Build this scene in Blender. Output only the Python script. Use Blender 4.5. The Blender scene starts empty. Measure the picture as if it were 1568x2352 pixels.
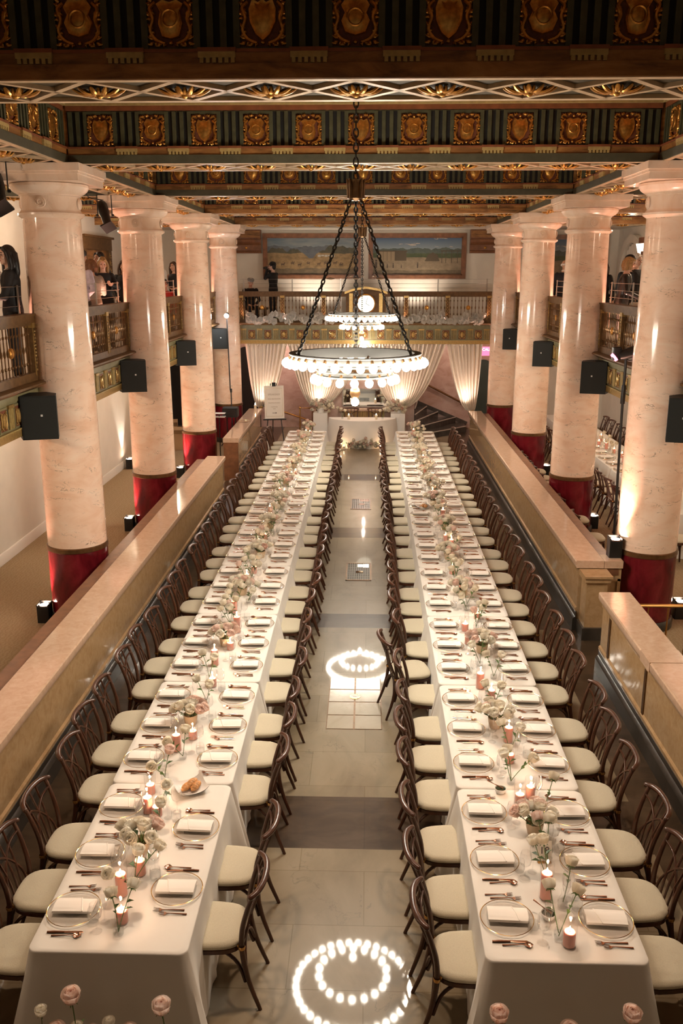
import bpy, bmesh, math, random
from math import sin, cos, pi, radians as rad, sqrt, atan2
from mathutils import Vector as V, Matrix as Mx, Euler
S = bpy.context.scene
COL = S.collection
LINK = COL.objects.link
RND = random.Random(7)

# ------------------------------------------------------------------ camera
cam_d = bpy.data.cameras.new('camera'); cam = bpy.data.objects.new('camera', cam_d); LINK(cam)
cam_d.sensor_fit = 'VERTICAL'; cam_d.sensor_height = 24.0
cam_d.lens = 2041.4 / 2352 * 24.0
cam_d.clip_end = 200
cam.location = (0, 0, 4.678)
_p, _y = rad(15.017), rad(1.687)
_fw = V((-sin(_y)*cos(_p), cos(_y)*cos(_p), -sin(_p)))
cam.rotation_euler = _fw.to_track_quat('-Z', 'Y').to_euler()
S.camera = cam

# ------------------------------------------------------------------ materials
def _mat(name):
    m = bpy.data.materials.new(name); m.use_nodes = True
    nt = m.node_tree; b = nt.nodes['Principled BSDF']
    return m, nt, b
def N(nt, t, **k):
    n = nt.nodes.new(t)
    for a, v in k.items():
        if a in n.inputs: n.inputs[a].default_value = v
        else: setattr(n, a, v)
    return n
def L(nt, a, b): nt.links.new(a, b)
def ramp(nt, fac, stops):
    r = nt.nodes.new('ShaderNodeValToRGB'); e = r.color_ramp.elements
    while len(e) < len(stops): e.new(0.5)
    for i, (p, c) in enumerate(stops): e[i].position = p; e[i].color = (*c, 1)
    L(nt, fac, r.inputs['Fac']); return r
def coords(nt, scale=(1, 1, 1), kind='Object', rot=(0, 0, 0)):
    tc = nt.nodes.new('ShaderNodeTexCoord'); mp = nt.nodes.new('ShaderNodeMapping')
    mp.inputs['Scale'].default_value = scale; mp.inputs['Rotation'].default_value = rot
    L(nt, tc.outputs[kind], mp.inputs['Vector']); return mp.outputs[0]
def simple(name, col, rough=.5, metal=0.0, noise=0.0, nscale=20., spec=None, coat=0., bump=0., sheen=0.):
    m, nt, b = _mat(name)
    b.inputs['Roughness'].default_value = rough; b.inputs['Metallic'].default_value = metal
    if spec is not None: b.inputs['Specular IOR Level'].default_value = spec
    if coat: b.inputs['Coat Weight'].default_value = coat; b.inputs['Coat Roughness'].default_value = .08
    if sheen: b.inputs['Sheen Weight'].default_value = sheen
    if noise or bump:
        v = coords(nt); n = N(nt, 'ShaderNodeTexNoise', Scale=nscale, Detail=3.); L(nt, v, n.inputs['Vector'])
        if noise:
            lo = [max(0, c*(1-noise)) for c in col]; hi = [min(1, c*(1+noise)) for c in col]
            r = ramp(nt, n.outputs['Fac'], [(.3, lo), (.7, hi)]); L(nt, r.outputs[0], b.inputs['Base Color'])
        else: b.inputs['Base Color'].default_value = (*col, 1)
        if bump:
            bp = N(nt, 'ShaderNodeBump', Strength=bump, Distance=.01); L(nt, n.outputs['Fac'], bp.inputs['Height'])
            L(nt, bp.outputs[0], b.inputs['Normal'])
    else: b.inputs['Base Color'].default_value = (*col, 1)
    return m
def emis(name, col, s):
    m = bpy.data.materials.new(name); m.use_nodes = True; nt = m.node_tree; nt.nodes.clear()
    o = nt.nodes.new('ShaderNodeOutputMaterial'); e = nt.nodes.new('ShaderNodeEmission')
    e.inputs[0].default_value = (*col, 1); e.inputs[1].default_value = s; L(nt, e.outputs[0], o.inputs[0]); return m
def glassy(name, tint=(1, 1, 1), ior=1.45, rough=.02, boost=0.0):
    m = bpy.data.materials.new(name); m.use_nodes = True; nt = m.node_tree; nt.nodes.clear()
    o = nt.nodes.new('ShaderNodeOutputMaterial'); t = nt.nodes.new('ShaderNodeBsdfTransparent'); g = nt.nodes.new('ShaderNodeBsdfGlossy')
    t.inputs[0].default_value = (*tint, 1); g.inputs['Roughness'].default_value = rough
    lw = nt.nodes.new('ShaderNodeLayerWeight'); lw.inputs[0].default_value = .5
    p = N(nt, 'ShaderNodeMath', operation='POWER'); p.inputs[1].default_value = 4.2; L(nt, lw.outputs['Facing'], p.inputs[0])
    a = N(nt, 'ShaderNodeMath', operation='MULTIPLY_ADD'); a.inputs[1].default_value = .6; a.inputs[2].default_value = .035+boost; L(nt, p.outputs[0], a.inputs[0])
    mx = nt.nodes.new('ShaderNodeMixShader'); L(nt, a.outputs[0], mx.inputs[0])
    L(nt, t.outputs[0], mx.inputs[1]); L(nt, g.outputs[0], mx.inputs[2]); L(nt, mx.outputs[0], o.inputs[0]); return m
def marble(name, base, light, dark, vein, rough=.15, scale=1.0, veinw=.5, stretch=(1, 1, .5), tile=None, coat=.0, vs=1.0):
    """cloudy stone with thin broken veins; tile=(w,h,col,mortar) adds joints"""
    m, nt, b = _mat(name)
    v = coords(nt, stretch)
    n1 = N(nt, 'ShaderNodeTexNoise', Scale=1.6*scale, Detail=6., Roughness=.6, Distortion=.8); L(nt, v, n1.inputs['Vector'])
    c1 = ramp(nt, n1.outputs['Fac'], [(.3, dark), (.5, base), (.72, light)])
    n2 = N(nt, 'ShaderNodeTexNoise', Scale=2.6*scale*vs, Detail=4., Roughness=.55, Distortion=1.6); L(nt, v, n2.inputs['Vector'])
    s = N(nt, 'ShaderNodeMath', operation='SUBTRACT'); s.inputs[1].default_value = .5; L(nt, n2.outputs['Fac'], s.inputs[0])
    a = N(nt, 'ShaderNodeMath', operation='ABSOLUTE'); L(nt, s.outputs[0], a.inputs[0])
    r2 = ramp(nt, a.outputs[0], [(0.0, (1, 1, 1)), (.012, (0, 0, 0))])
    n3 = N(nt, 'ShaderNodeTexNoise', Scale=3.3*scale, Detail=2.); L(nt, v, n3.inputs['Vector'])
    r3 = ramp(nt, n3.outputs['Fac'], [(.49, (0, 0, 0)), (.64, (veinw,)*3)])
    mu = N(nt, 'ShaderNodeMath', operation='MULTIPLY'); L(nt, r2.outputs[0], mu.inputs[0]); L(nt, r3.outputs[0], mu.inputs[1])
    mix = N(nt, 'ShaderNodeMix', data_type='RGBA'); L(nt, mu.outputs[0], mix.inputs['Factor'])
    L(nt, c1.outputs[0], mix.inputs[6]); mix.inputs[7].default_value = (*vein, 1)
    out = mix.outputs[2]
    if tile:
        w, h, jc, mort = tile
        vt = coords(nt)
        bt = N(nt, 'ShaderNodeTexBrick', Scale=1.0); bt.offset = .5
        bt.inputs['Mortar Size'].default_value = mort; bt.inputs['Brick Width'].default_value = w; bt.inputs['Row Height'].default_value = h
        bt.inputs['Color1'].default_value = (1, 1, 1, 1); bt.inputs['Color2'].default_value = (.86, .85, .84, 1); bt.inputs['Mortar'].default_value = (*jc, 1)
        bt.inputs['Mortar Smooth'].default_value = .1
        L(nt, vt, bt.inputs['Vector'])
        m2 = N(nt, 'ShaderNodeMix', data_type='RGBA', blend_type='MULTIPLY'); m2.inputs['Factor'].default_value = 1.
        L(nt, out, m2.inputs[6]); L(nt, bt.outputs['Color'], m2.inputs[7]); out = m2.outputs[2]
    L(nt, out, b.inputs['Base Color']); b.inputs['Roughness'].default_value = rough
    if coat: b.inputs['Coat Weight'].default_value = coat; b.inputs['Coat Roughness'].default_value = .04; b.inputs['Specular IOR Level'].default_value = .14
    return m

M = {}
M['floor'] = marble('cream_floor_marble', (.25, .20, .13), (.30, .245, .17), (.19, .147, .092), (.13, .10, .065), rough=.36, scale=.9, veinw=.5, stretch=(1, .55, 1), tile=(1.05, .62, (.72, .68, .6), .004), coat=.33)
M['floor_dark'] = marble('dark_brown_floor_stone', (.066, .042, .025), (.088, .058, .036), (.044, .028, .017), (.115, .085, .06), rough=.35, scale=3, veinw=.25, stretch=(.4, 1, 1), tile=(1.15, .9, (.8, .8, .8), .005), coat=.42)
M['column'] = marble('pink_cream_column_marble', (.90, .66, .51), (.93, .75, .61), (.82, .54, .38), (.20, .13, .08), rough=.12, scale=2.0, veinw=1.0, stretch=(.6, .6, 1.5), vs=1.1)
M['column_trim'] = marble('pink_cream_capital_marble', (.87, .68, .54), (.91, .76, .64), (.80, .58, .42), (.45, .27, .18), rough=.25, scale=2.2, veinw=.3)
M['red'] = marble('burgundy_marble', (.15, .008, .014), (.24, .02, .028), (.07, .003, .006), (.04, .002, .003), rough=.12, scale=2.2, veinw=.8)
M['parapet'] = marble('tan_parapet_marble', (.45, .285, .145), (.50, .33, .18), (.39, .235, .112), (.28, .16, .08), rough=.07, scale=7, veinw=.35, stretch=(1, 1, 1))
M['cap'] = marble('pink_cap_marble', (.60, .41, .29), (.65, .46, .335), (.55, .36, .245), (.40, .23, .15), rough=.1, scale=9, veinw=.35, stretch=(1, 1, 1))
M['plinth'] = marble('black_plinth_stone', (.045, .036, .028), (.065, .052, .042), (.03, .024, .018), (.10, .08, .06), rough=.28, scale=3, veinw=.3)
M['pinkwall'] = marble('pink_wall_marble', (.50, .36, .31), (.57, .43, .38), (.42, .28, .22), (.30, .18, .15), rough=.25, scale=1.6, veinw=.6, stretch=(1, 1, 1.6))
M['stairs'] = marble('dark_stair_stone', (.075, .066, .058), (.105, .093, .08), (.05, .043, .037), (.16, .14, .12), rough=.2, scale=3, veinw=.3)
M['nosing'] = simple('pale_stair_nosing', (.42, .38, .33), .35)
def carpet_mat():
    m, nt, b = _mat('tan_carpet')
    v = coords(nt, (1, 1, 1)); w = N(nt, 'ShaderNodeTexWave', Scale=6.0, Distortion=9.0, Detail=3.); w.inputs['Detail Scale'].default_value = 2.2
    w.bands_direction = 'X'; L(nt, v, w.inputs['Vector'])
    r = ramp(nt, w.outputs['Fac'], [(.1, (.285, .205, .12)), (.9, (.325, .24, .148))]); L(nt, r.outputs[0], b.inputs['Base Color'])
    b.inputs['Roughness'].default_value = .95; b.inputs['Specular IOR Level'].default_value = .1
    bp = N(nt, 'ShaderNodeBump', Strength=.12, Distance=.01); L(nt, w.outputs['Fac'], bp.inputs['Height']); L(nt, bp.outputs[0], b.inputs['Normal']); return m
M['carpet'] = carpet_mat()
M['wall'] = simple('white_plaster', (.78, .74, .66), .7, noise=.03, nscale=3)
M['wall_dark'] = simple('dark_void_shade', (.02, .018, .016), .9)  # near-black colour stands in for the unlit depth of openings
M['trimwhite'] = simple('white_trim_paint', (.78, .74, .68), .4)
def brown_mat(name, a, b_, c, sc=5.):
    m, nt, b = _mat(name); v = coords(nt, (.5, .5, 2.)); n = N(nt, 'ShaderNodeTexNoise', Scale=sc, Detail=6., Roughness=.65, Distortion=.6); L(nt, v, n.inputs['Vector'])
    r = ramp(nt, n.outputs['Fac'], [(.35, a), (.55, b_), (.7, c)]); L(nt, r.outputs[0], b.inputs['Base Color']); b.inputs['Roughness'].default_value = .42; return m
M['brown'] = brown_mat('mottled_brown_beam_wood', (.13, .058, .018), (.34, .155, .045), (.45, .235, .075), 4.)
M['redbrown'] = simple('red_brown_moulding_paint', (.23, .075, .03), .45, noise=.25, nscale=8)
M['graygreen'] = simple('grey_green_shaded_beam', (.075, .072, .045), .5, noise=.15, nscale=10)  # beam strip tone with shade put into the colour
M['green'] = simple('green_frieze_paint', (.068, .070, .036), .5, noise=.25, nscale=12)
M['black_slot'] = simple('black_frieze_slot', (.008, .007, .006), .7)
M['medal_red'] = simple('dark_red_medallion_ground', (.16, .045, .02), .55, noise=.3, nscale=25)
M['lattice'] = simple('cream_lattice_paint', (.55, .40, .25), .4, noise=.12, nscale=14)
M['lattice_green'] = simple('olive_lattice_field', (.060, .044, .018), .6, noise=.2, nscale=10)
M['gold'] = simple('old_gold_leaf', (.60, .31, .075), .32, metal=.85, noise=.3, nscale=30)
M['goldbright'] = simple('bright_gold_paint', (.42, .27, .09), .35, metal=.5, noise=.2, nscale=30)
M['yellow'] = simple('yellow_moulding_paint', (.42, .31, .12), .45, noise=.15)
M['bronze'] = simple('aged_bronze', (.16, .085, .035), .35, metal=.7, noise=.25, nscale=15)
M['railwood'] = simple('brown_balustrade_paint', (.13, .068, .026), .5, noise=.25, nscale=14, spec=.25)
M['fascia'] = simple('olive_fascia_paint', (.21, .185, .095), .45, noise=.18, nscale=10)
M['wood'] = simple('dark_walnut_chair_wood', (.062, .020, .0085), .32, noise=.35, nscale=18, coat=.12)
M['woodrail'] = simple('reddish_wood_board', (.20, .085, .04), .35, noise=.25, nscale=8)
M['fabric'] = simple('cream_seat_linen', (.52, .46, .335), .85, noise=.05, nscale=120, bump=.15, sheen=.2)
M['cloth'] = simple('white_tablecloth', (.755, .715, .655), .8, noise=.015, nscale=6, sheen=.15)
M['napkin'] = simple('white_napkin_linen', (.86, .81, .75), .85, sheen=.1)
M['brass'] = simple('polished_brass', (.62, .36, .13), .25, metal=.95)
M['rosegold'] = simple('copper_cutlery', (.78, .46, .33), .2, metal=1.)
M['goldrim'] = simple('gold_plate_rim', (.80, .52, .20), .2, metal=1.)
M['glass'] = glassy('clear_glass', (.99, .99, .99), boost=.015)
M['charger'] = glassy('clear_plate_glass', (.982, .978, .972), boost=.02)
M['water'] = glassy('water_in_glass', (.94, .95, .95), 1.33, boost=.03)
M['mirror'] = simple('mirror_silver', (.85, .85, .83), .03, metal=1.)
M['black'] = simple('black_metal', (.008, .008, .008), .4)
M['blackbox'] = simple('black_speaker_coating', (.007, .0072, .0065), .65, noise=.2, nscale=200, bump=.1)
M['logo'] = simple('white_badge', (.8, .78, .75), .4)
def wax_mat():
    m, nt, b = _mat('pink_candle_wax'); b.inputs['Base Color'].default_value = (.76, .37, .29, 1); b.inputs['Roughness'].default_value = .45
    b.inputs['Subsurface Weight'].default_value = .35; b.inputs['Subsurface Radius'].default_value = (.03, .012, .008); b.inputs['Subsurface Scale'].default_value = 1.
    return m
M['wax'] = wax_mat()
M['waxwhite'] = simple('ivory_candle_wax', (.82, .70, .52), .45)
M['flame'] = emis('candle_flame', (1, .62, .28), 55)
M['ring_iron'] = simple('dark_ring_iron', (.010, .009, .007), .6)
M['bulb'] = emis('lit_bulb_glass', (1, .895, .74), 93)
M['lens'] = emis('lit_uplight_lens', (1, .66, .48), 40)
M['lenswhite'] = emis('lit_lamp_lens', (.92, .94, 1), 260)
def petal_mat(name, a, b_):
    m, nt, b = _mat(name); oi = nt.nodes.new('ShaderNodeObjectInfo')
    r = ramp(nt, oi.outputs['Random'], [(0., a), (1., b_)]); L(nt, r.outputs[0], b.inputs['Base Color']); b.inputs['Roughness'].default_value = .6
    tr = nt.nodes.new('ShaderNodeBsdfTranslucent'); L(nt, r.outputs[0], tr.inputs[0]); mx = nt.nodes.new('ShaderNodeMixShader'); mx.inputs[0].default_value = .72
    L(nt, b.outputs[0], mx.inputs[1]); L(nt, tr.outputs[0], mx.inputs[2]); L(nt, mx.outputs[0], nt.nodes['Material Output'].inputs[0]); return m
M['rosewhite'] = petal_mat('ivory_rose_petals', (.96, .89, .75), (.97, .93, .83))
M['rosepink'] = petal_mat('blush_rose_petals', (.92, .70, .60), (.95, .80, .72))
M['roseheart'] = petal_mat('deep_pink_rose_heart', (.55, .17, .14), (.66, .28, .23))
M['orchid'] = petal_mat('white_orchid_petals', (.80, .77, .71), (.84, .81, .76))
M['stem'] = simple('green_stem', (.09, .16, .045), .5, noise=.2)
M['leaf'] = simple('green_leaf', (.06, .12, .035), .45, noise=.25)
M['white'] = simple('white_paint', (.80, .78, .75), .4)
M['card'] = simple('ivory_card', (.80, .74, .66), .6)
M['ink'] = simple('dark_ink', (.05, .035, .03), .6)
M['bread'] = simple('baked_bread_crust', (.58, .28, .10), .6, noise=.4, nscale=30, bump=.4)
M['drape'] = simple('champagne_satin', (.84, .71, .58), .36, sheen=.5)
M['curtain'] = simple('white_curtain_cotton', (.70, .66, .60), .8)
M['steel'] = simple('brushed_steel', (.45, .42, .38), .3, metal=.9)
M['herb'] = simple('dark_green_sauce', (.02, .035, .012), .3, noise=.4, nscale=60)
M['teal'] = simple('teal_wall_panel', (.035, .065, .06), .6)
M['pinksign'] = emis('lit_pink_sign', (1., .12, .22), 1.6)
M['signtext'] = emis('lit_sign_text', (1., .85, .85), 2.2)
M['cardboard'] = simple('cardboard', (.36, .22, .11), .8)
M['clockface'] = emis('lit_clock_face', (1, .93, .72), 2.2)
for _n, _c in dict(skin=(.62, .36, .25), skin_tan=(.48, .26, .17), skin_pale=(.70, .44, .33)).items():
    M[_n] = simple(_n, _c, .5, noise=.06, nscale=12)
for _n, _c in dict(hair_black=(.012, .009, .008), hair_brown=(.05, .022, .010), hair_bob=(.17, .075, .03), hair_blond=(.34, .215, .09), hair_grey=(.52, .48, .42), hair_white=(.78, .74, .70), lips=(.45, .12, .10), eyes=(.03, .02, .018)).items():
    M[_n] = simple(_n, _c, .5, noise=.3, nscale=40)
for _n, _c in dict(cl_black=(.010, .009, .010), cl_suit=(.018, .018, .024), cl_lavender=(.60, .50, .58), cl_grey=(.30, .28, .24), cl_white=(.72, .68, .62), cl_red=(.45, .03, .03), cl_trouser=(.08, .075, .07), cl_capgrey=(.22, .23, .22), cl_leather=(.014, .013, .013)).items():
    M[_n] = simple(_n, _c, .75 if _n != 'cl_leather' else .3, noise=.12, nscale=30)

# ------------------------------------------------------------------ mesh builder
class MB:
    def __init__(s): s.v = []; s.f = []; s.m = []; s.mats = []; s.cur = 0
    def use(s, m):
        if m not in s.mats: s.mats.append(m)
        s.cur = s.mats.index(m); return s
    def add(s, vs, fs):
        o = len(s.v); s.v += [tuple(p) for p in vs]
        for f in fs: s.f.append([i+o for i in f]); s.m.append(s.cur)
        return s
    def box(s, x0, x1, y0, y1, z0, z1):
        return s.add([(x0, y0, z0), (x1, y0, z0), (x1, y1, z0), (x0, y1, z0), (x0, y0, z1), (x1, y0, z1), (x1, y1, z1), (x0, y1, z1)],
                     [(3, 2, 1, 0), (4, 5, 6, 7), (0, 1, 5, 4), (1, 2, 6, 5), (2, 3, 7, 6), (3, 0, 4, 7)])
    def obox(s, c, sx, sy, sz, mat):                    # oriented box
        vs = [mat @ V((x*sx/2, y*sy/2, z*sz/2)) + V(c) for x, y, z in ((-1, -1, -1), (1, -1, -1), (1, 1, -1), (-1, 1, -1), (-1, -1, 1), (1, -1, 1), (1, 1, 1), (-1, 1, 1))]
        return s.add(vs, [(3, 2, 1, 0), (4, 5, 6, 7), (0, 1, 5, 4), (1, 2, 6, 5), (2, 3, 7, 6), (3, 0, 4, 7)])
    def rbox(s, x0, x1, y0, y1, z0, z1, b=.01):          # box with bevelled vertical + top edges
        pts = rrect(x0, x1, y0, y1, b, 3); n = len(pts); q = rrect(x0+b*.6, x1-b*.6, y0+b*.6, y1-b*.6, b, 3)
        vs = [(x, y, z0) for x, y in pts]+[(x, y, z1-b*.6) for x, y in pts]+[(x, y, z1) for x, y in q]
        fs = [tuple(range(n-1, -1, -1)), tuple(range(2*n, 3*n))]
        for k in (0, n):
            fs += [(k+i, k+(i+1) % n, k+n+(i+1) % n, k+n+i) for i in range(n)]
        return s.add(vs, fs)
    def prism(s, pts, z0, z1):
        n = len(pts); vs = [(x, y, z0) for x, y in pts]+[(x, y, z1) for x, y in pts]
        return s.add(vs, [tuple(range(n-1, -1, -1)), tuple(range(n, 2*n))]+[(i, (i+1) % n, n+(i+1) % n, n+i) for i in range(n)])
    def extr(s, pts, axis, a, b):                        # profile (u,z) extruded along axis 0/1
        n = len(pts)
        mk = (lambda t: [(t, u, z) for u, z in pts]) if axis == 0 else (lambda t: [(u, t, z) for u, z in pts])
        return s.add(mk(a)+mk(b), [tuple(range(n-1, -1, -1)), tuple(range(n, 2*n))]+[(i, (i+1) % n, n+(i+1) % n, n+i) for i in range(n)])
    def lathe(s, prof, n=16, c=(0, 0, 0), close=False, ang=2*pi, ph=0):
        cx, cy, cz = c; vs = []; fs = []; k = len(prof)
        for i in range(n):
            a = ang*i/n+ph
            vs += [(cx+r*cos(a), cy+r*sin(a), cz+z) for r, z in prof]
        for i in range(n):
            j = (i+1) % n
            for q in range(k-1): fs.append((i*k+q, j*k+q, j*k+q+1, i*k+q+1))
            if close: fs.append((i*k+k-1, j*k+k-1, j*k, i*k))
        return s.add(vs, fs)
    def disc(s, r, z, n=16, c=(0, 0), up=True):
        vs = [(c[0]+r*cos(2*pi*i/n), c[1]+r*sin(2*pi*i/n), z) for i in range(n)]
        return s.add(vs, [tuple(range(n)) if up else tuple(range(n-1, -1, -1))])
    def tube(s, pts, r, n=8, closed=False, cap=True, flat=None):
        pts = [V(p) for p in pts]; k = len(pts)
        rs = r if isinstance(r, (list, tuple)) else [r]*k
        vs = []; fs = []; up = None
        for i, p in enumerate(pts):
            if closed: d = pts[(i+1) % k]-pts[i-1]
            else: d = pts[min(i+1, k-1)]-pts[max(i-1, 0)]
            d.normalize()
            if up is None: up = V((0, 0, 1)) if abs(d.z) < .9 else V((0, 1, 0))
            x = d.cross(up)
            if x.length < 1e-4: x = d.cross(V((1, 0, 0)))
            x.normalize(); y = x.cross(d); up = y
            fl = flat if flat else 1.
            for j in range(n):
                a = 2*pi*j/n; vs.append(p+x*cos(a)*rs[i]+y*sin(a)*rs[i]*fl)
        for i in range(k if closed else k-1):
            a = i*n; b = ((i+1) % k)*n
            for j in range(n): fs.append((a+j, a+(j+1) % n, b+(j+1) % n, b+j))
        if cap and not closed: fs += [tuple(range(n-1, -1, -1)), tuple(range((k-1)*n, k*n))]
        return s.add(vs, fs)
    def ball(s, c, r, n=10, m=7, sc=(1, 1, 1)):
        prof = [(max(1e-4, r*sin(pi*i/m)), -r*cos(pi*i/m)) for i in range(m+1)]
        o = len(s.v); s.lathe(prof, n)
        for i in range(o, len(s.v)):
            x, y, z = s.v[i]; s.v[i] = (c[0]+x*sc[0], c[1]+y*sc[1], c[2]+z*sc[2])
        return s
    def grid(s, fn, nu, nv):
        vs = [fn(i/nu, j/nv) for j in range(nv+1) for i in range(nu+1)]; w = nu+1
        return s.add(vs, [(j*w+i, j*w+i+1, (j+1)*w+i+1, (j+1)*w+i) for j in range(nv) for i in range(nu)])
    def xf(s, mat, start=0):
        for i in range(start, len(s.v)): s.v[i] = tuple(mat @ V(s.v[i]))
        return s
    def mesh(s, name, mat=None, smooth=40):
        me = bpy.data.meshes.new(name); me.from_pydata(s.v, [], s.f)
        for m in (s.mats or [mat]): me.materials.append(m)
        if s.mats: me.polygons.foreach_set('material_index', s.m)
        if smooth:
            me.polygons.foreach_set('use_smooth', [True]*len(me.polygons)); me.set_sharp_from_angle(angle=rad(smooth))
        me.update(); return me
    def build(s, name, mat=None, parent=None, smooth=40, loc=None, rz=0):
        return place(name, s.mesh(name, mat, smooth), parent, loc, rz)
def place(name, me, parent=None, loc=None, rz=0, scale=None):
    o = bpy.data.objects.new(name, me); LINK(o)
    if parent is not None: o.parent = parent
    if loc is not None: o.location = loc
    if rz: o.rotation_euler = (0, 0, rz) if not isinstance(rz, tuple) else rz
    if scale: o.scale = scale
    return o
def rrect(x0, x1, y0, y1, r, n=4):
    out = []
    for cx, cy, a0 in ((x1-r, y0+r, -pi/2), (x1-r, y1-r, 0), (x0+r, y1-r, pi/2), (x0+r, y0+r, pi)):
        for i in range(n+1): a = a0+pi/2*i/n; out.append((cx+r*cos(a), cy+r*sin(a)))
    return out
def tag(o, label, cat, group=None):
    o['label'] = label; o['category'] = cat
    if group: o['group'] = group
    return o
def thing(name, label, cat, loc=(0, 0, 0), rz=0, group=None):
    o = bpy.data.objects.new(name, None); LINK(o); o.location = loc
    o.rotation_euler = (0, 0, rz) if not isinstance(rz, tuple) else rz
    o.empty_display_size = .1
    return tag(o, label, cat, group)
def struct(o): o['kind'] = 'structure'; return o
KIDS = {}; USED = set()
def kids(o):
    if o.name not in KIDS: KIDS[o.name] = list(o.children)
    return KIDS[o.name]
def dup(o, parent=None):
    c = o.copy(); LINK(c)
    if parent is not None: c.parent = parent
    for k in kids(o): dup(k, c)
    return c
def inst(proto, label, cat, loc, rz=0, group=None, scale=None):
    """first use takes the prototype itself, then copies of it and its parts"""
    if proto.name not in USED: USED.add(proto.name); o = proto; kids(o); [kids(k) for k in kids(o)]
    else: o = dup(proto)
    o.location = loc; o.rotation_euler = (0, 0, rz) if not isinstance(rz, tuple) else rz
    if scale: o.scale = scale
    return tag(o, label, cat, group)
def bez(p0, p1, p2, n=8):
    p0, p1, p2 = V(p0), V(p1), V(p2)
    return [p0*(1-t)**2+p1*2*t*(1-t)+p2*t*t for t in [i/n for i in range(n+1)]]
def arc(pts, n=6):                                       # catmull-rom through points
    P = [V(p) for p in pts]; out = []
    for i in range(len(P)-1):
        a = P[max(i-1, 0)]; b = P[i]; c = P[i+1]; d = P[min(i+2, len(P)-1)]
        for k in range(n):
            t = k/n; out.append(.5*((2*b)+(c-a)*t+(2*a-5*b+4*c-d)*t*t+(3*b-a-3*c+d)*t**3))
    return out+[P[-1]]
ORD = ['zeroth', 'first', 'second', 'third', 'fourth', 'fifth', 'sixth', 'seventh', 'eighth', 'ninth', 'tenth', 'eleventh', 'twelfth', 'thirteenth', 'fourteenth', 'fifteenth', 'sixteenth', 'seventeenth', 'eighteenth', 'nineteenth', 'twentieth']
def ordn(i):
    if i <= 20: return ORD[i]
    t = {2: 'twenty', 3: 'thirty', 4: 'forty', 5: 'fifty', 6: 'sixty', 7: 'seventy', 8: 'eighty', 9: 'ninety'}
    if i % 10 == 0: return {2: 'twentieth', 3: 'thirtieth', 4: 'fortieth', 5: 'fiftieth', 6: 'sixtieth', 7: 'seventieth', 8: 'eightieth', 9: 'ninetieth'}.get(i//10, 'hundredth')
    if i > 100: return 'hundred-and-'+ordn(i-100)
    return t[i//10]+'-'+ORD[i % 10]
XC = -0.1; COLX = (-4.0, 3.8)                            # hall axis and column lines
YB = [6.95, 11.68, 16.25, 20.85, 25.4]                   # beam / column stations
ZS = 5.95                                                # beam soffits
ZM = 3.30                                                # mezzanine floor
# ================================================================== FLOORS AND WALLS
XLW, XRW = -6.05, 7.3                                    # aisle walls, ground level
XLU, XRU = -7.4, 7.6                                     # mezzanine walls
b = MB(); b.use(M['floor'])
xs = [-3.3, -2.6, 2.42, 3.14]; bands = [(6.49, 7.26), (11.33, 11.84), (15.62, 16.29), (20.3, 20.95)]
ys = [-6.0]+[t for q in bands for t in q]+[28.6]
for i in range(3):
    for j in range(len(ys)-1):
        dark = i != 1 or j % 2 == 1
        b.use(M['floor_dark'] if dark else M['floor'])
        b.add([(xs[i], ys[j], 0), (xs[i+1], ys[j], 0), (xs[i+1], ys[j+1], 0), (xs[i], ys[j+1], 0)], [(0, 1, 2, 3)])
struct(b.build('floor'))
for nm, a, c in (('floor_left', -7.6, -3.3), ('floor_right', 3.14, 7.8)):
    f = MB(); f.add([(a, -6, 0), (c, -6, 0), (c, 28.6, 0), (a, 28.6, 0)], [(0, 1, 2, 3)]); struct(f.build(nm, M['carpet']))
def wall(name, x0, x1, y0, y1, z0, z1, m='wall'): return struct(MB().box(x0, x1, y0, y1, z0, z1).build(name, M[m]))
wall('wall_left', XLW-.15, XLW, -6, 23.1, 0, 3.28)
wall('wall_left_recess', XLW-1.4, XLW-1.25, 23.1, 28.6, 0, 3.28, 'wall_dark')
wall('wall_right', XRW, XRW+.15, -6, 28.6, 0, 3.28)
wall('wall_left_upper', XLU-.15, XLU, -6, 28.6, ZM-.1, 6.8)
wall('wall_right_upper', XRU, XRU+.15, -6, 28.6, ZM-.1, 6.8)
wall('wall_end_upper', XLU, XRU, 28.5, 28.65, ZM-.1, 6.8)
wall('wall_end', -4.3, 4.1, 27.75, 27.9, 0, 3.3, 'pinkwall')
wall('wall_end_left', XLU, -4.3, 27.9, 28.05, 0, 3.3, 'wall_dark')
wall('wall_end_right', 4.1, XRU, 27.9, 28.05, 0, 3.3, 'wall')
b = MB(); b.extr([(XLW, 0), (XLW+.025, 0), (XLW+.025, .17), (XLW+.01, .19), (XLW, .19)], 1, -6, 23.1); struct(b.build('baseboard_left', M['trimwhite']))
b = MB(); b.extr([(XRW, .19), (XRW-.01, .19), (XRW-.025, .17), (XRW-.025, 0), (XRW, 0)], 1, -6, 28.0); struct(b.build('baseboard_right', M['trimwhite']))
wall('ceiling', XLU, XRU, -6, 28.6, 6.76, 6.9, 'brown')

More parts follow.
